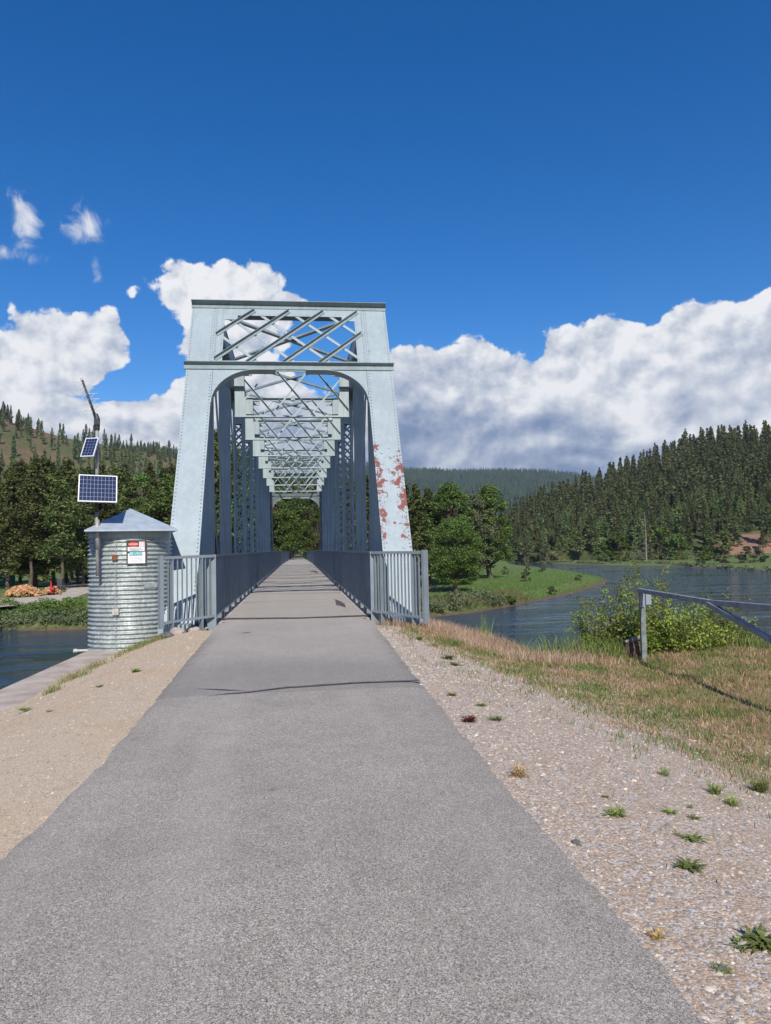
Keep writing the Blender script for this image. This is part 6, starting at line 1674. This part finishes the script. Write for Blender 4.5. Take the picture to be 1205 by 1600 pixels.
for i, (px, py, rd, n, mt, up, lab) in enumerate([
    (962,1274,0.085,42,WG,0.5,'fleshy green weed rosette alone in the gravel right of the asphalt'),(1048,1271,0.06,36,WG,0.5,'green weed rosette right of the lone large rosette'),
    (1080,1312,0.085,34,WG,0.35,'spreading long leaved weed below the middle rosettes'),(1076,1356,0.085,40,WG,0.35,'leafy weed furthest down in the column of gravel weeds'),
    (1084,1280,0.045,28,WG,0.5,'small green weed just right of the round rosette'),(1078,1262,0.035,20,WG,0.5,'tiny yellowish weed above the small green weed'),
    (1118,1240,0.085,150,WG,1.0,'tall tufted green weed at the edge of the dry grass'),(1188,1236,0.10,200,WG,1.0,'broad green weed clump at the right photo edge'),
    (1145,1258,0.08,120,WG,0.9,'low weed with yellow tips beside the tall tufted weed'),(1190,1478,0.10,70,WG,0.5,'leafy weed clump at the lower right photo edge'),
    (1160,1480,0.06,30,WG,0.4,'small olive weed left of the lower right clump'),(1130,1518,0.045,24,WG,0.4,'tiny grey green weed in the lower right gravel'),
    (1028,1466,0.05,28,WY,0.6,'straw coloured sprig at the asphalt edge near the bottom'),(945,1246,0.035,24,WG,0.4,'tiny weed just above the lone large rosette'),
    (752,1103,0.075,40,WG,0.5,'green weed in the gravel halfway to the bridge'),(775,1125,0.09,44,WG,0.4,'flat green weed right of the halfway weed'),
    (706,1087,0.07,44,WG,0.6,'green tuft beside the asphalt before the painted shadow line'),(732,1128,0.09,60,WR,0.7,'dark red dried plant at the asphalt edge'),
    (812,1213,0.10,90,WY,0.9,'straw tuft leaning at the asphalt edge'),(700,1030,0.14,60,WG,0.6,'green weed in the gravel below the pink grass'),(655,1000,0.12,60,WG,0.6,'green tuft near the foot of the right railing end'),
    (712,1040,0.10,50,WG,0.5,'low green weed beside the one below the pink grass'),(680,1010,0.10,40,WG,0.5,'small weed between the railing foot and the gravel'),
    (212,1050,0.10,50,WG,0.6,'green weed in the sandy gravel right of the tank'),(155,1074,0.07,36,WG,0.5,'small weed in the sandy gravel left of the path'),
    (38,1110,0.10,50,WG,0.5,'weed tuft near the left photo edge on the gravel'),(78,1112,0.06,24,WG,0.4,'little weed right of the left edge tuft'),
    (622,975,0.22,110,WG,0.9,'leafy green weeds growing under the right railing'),(1040,1212,0.08,60,WG,0.9,'upright grass tuft at the corner of the dry grass')]):
    weed(px, py, rd*0.88, int(n*(1.7 if up < 0.8 else 1.2)), lab, mt, i+1, up, 0.085 if up < 0.8 else 0.035)
# loose gravel as one scattered mass
def pebbles():
    A_ = sorted((q[1], q[0]) for q in PATH_R); py_ = [q[0] for q in A_]; px_ = [q[1] for q in A_]; A_ = sorted((q[1], q[0]) for q in PATH_L); ly_ = [q[0] for q in A_]; lx_ = [q[1] for q in A_]
    rng = np.random.default_rng(17); n = 75000
    y = 1.6 + 13.5*rng.uniform(0, 1, n)**1.6; e = np.interp(y, [1.5, 4, 7, 9, 12, 15], [1.35, 1.55, 1.68, 1.72, 1.75, 1.75])
    right = rng.uniform(0, 1, n) < 0.72
    e = np.interp(y, py_, px_); xr = e - 0.05 + rng.uniform(0, 1, n)**1.25*3.4; xl = np.interp(y, ly_, lx_) + 0.05 - rng.uniform(0, 1, n)**1.2*2.4
    x = np.where(right, xr, xl); z = terrain(x, y); s = rng.lognormal(math.log(0.0050), 0.50, n); s = np.where(right, s, s*0.75)*np.interp(y, [1.5, 15], [1, 1.9])
    base = np.array([(1,0,-.2),(.3,.95,-.2),(-.85,.5,-.2),(-.75,-.65,-.2),(.35,-.9,-.2),(0.15,.1,.75)])
    rot = rng.uniform(0, 6.28, n); c, sn = np.cos(rot)[:, None], np.sin(rot)[:, None]
    J = base[None] + rng.normal(size=(n, 6, 3))*0.16
    X = (J[:, :, 0]*c - J[:, :, 1]*sn)*s[:, None]; Y = (J[:, :, 0]*sn + J[:, :, 1]*c)*(s*rng.uniform(0.5, 1, n))[:, None]; Z = J[:, :, 2]*(s*rng.uniform(0.4, 0.9, n))[:, None]
    V = np.stack([X + x[:, None], Y + y[:, None], Z + (z + 0.001)[:, None]], -1).reshape(-1, 3)
    t = np.array([(0,1,5),(1,2,5),(2,3,5),(3,4,5),(4,0,5)]); Fq = (np.arange(n)*6)[:, None, None] + t[None]; Fq = Fq.reshape(-1, 3)
    pal = np.array([(0.50,0.44,0.37),(0.40,0.34,0.28),(0.42,0.29,0.21),(0.23,0.215,0.21),(0.58,0.51,0.42),(0.34,0.30,0.26)]); cols = pal[rng.integers(0, 6, n)]*rng.uniform(0.75, 1.15, (n, 1))
    cols = np.where(right[:, None], cols, cols*np.array([1.05, 0.95, 0.80]))
    o = link('gravel', np_mesh('gravel', V, Fq, M_stone, np.repeat(cols, 6, axis=0))); tag(o, 'loose crushed stones scattered on both shoulders of the path', 'gravel', kind='stuff')
pebbles()

def far_structure():
    y = 228.0; z = float(deck_z(y)); x = BXC; r = empty('trail_kiosk', (x, y, z), 'tiny pale wooden trail structure at the far end of the bridge path', 'kiosk'); w = simple('pale_sawn_wood', (0.42, 0.33, 0.24), 0.9)
    for sx in (-0.75, 0.0, 0.75):
        m = MB(); m.box(x+sx-0.09, x+sx+0.09, y-0.09, y+0.09, z, z+1.2); m.build('post', w, r)
    m = MB(); m.poly_extrude([(x-1.0, y-0.3, z+1.2), (x+1.0, y-0.3, z+1.2), (x+0.5, y-0.3, z+1.75), (x-0.5, y-0.3, z+1.75)], (0, 0.6, 0)); m.build('roof', w, r)
    m = MB(); m.box(x-1.1, x+1.1, y-0.25, y-0.1, z+0.15, z+0.45); m.build('rail', w, r)
far_structure()

if True:
    hz = MB(); hz.box(-2600, 3000, -300, 3600, -12, 420); hz = hz.build('haze', None); tag(hz, kind='stuff', label='thin blue air between the path and the distant ridge', cat='haze')
    hm = bpy.data.materials.new('haze_air'); hm.use_nodes = True; T = NT(hm.node_tree); T.n.remove(T.n['Principled BSDF'])
    pv = T.new('ShaderNodeVolumePrincipled'); pv.inputs['Color'].default_value = (0.72, 0.83, 1.0, 1); pv.inputs['Density'].default_value = 0.00008; pv.inputs['Anisotropy'].default_value = 0.2
    T.l.new(pv.outputs[0], T.n['Material Output'].inputs['Volume']); hz.data.materials.append(hm)
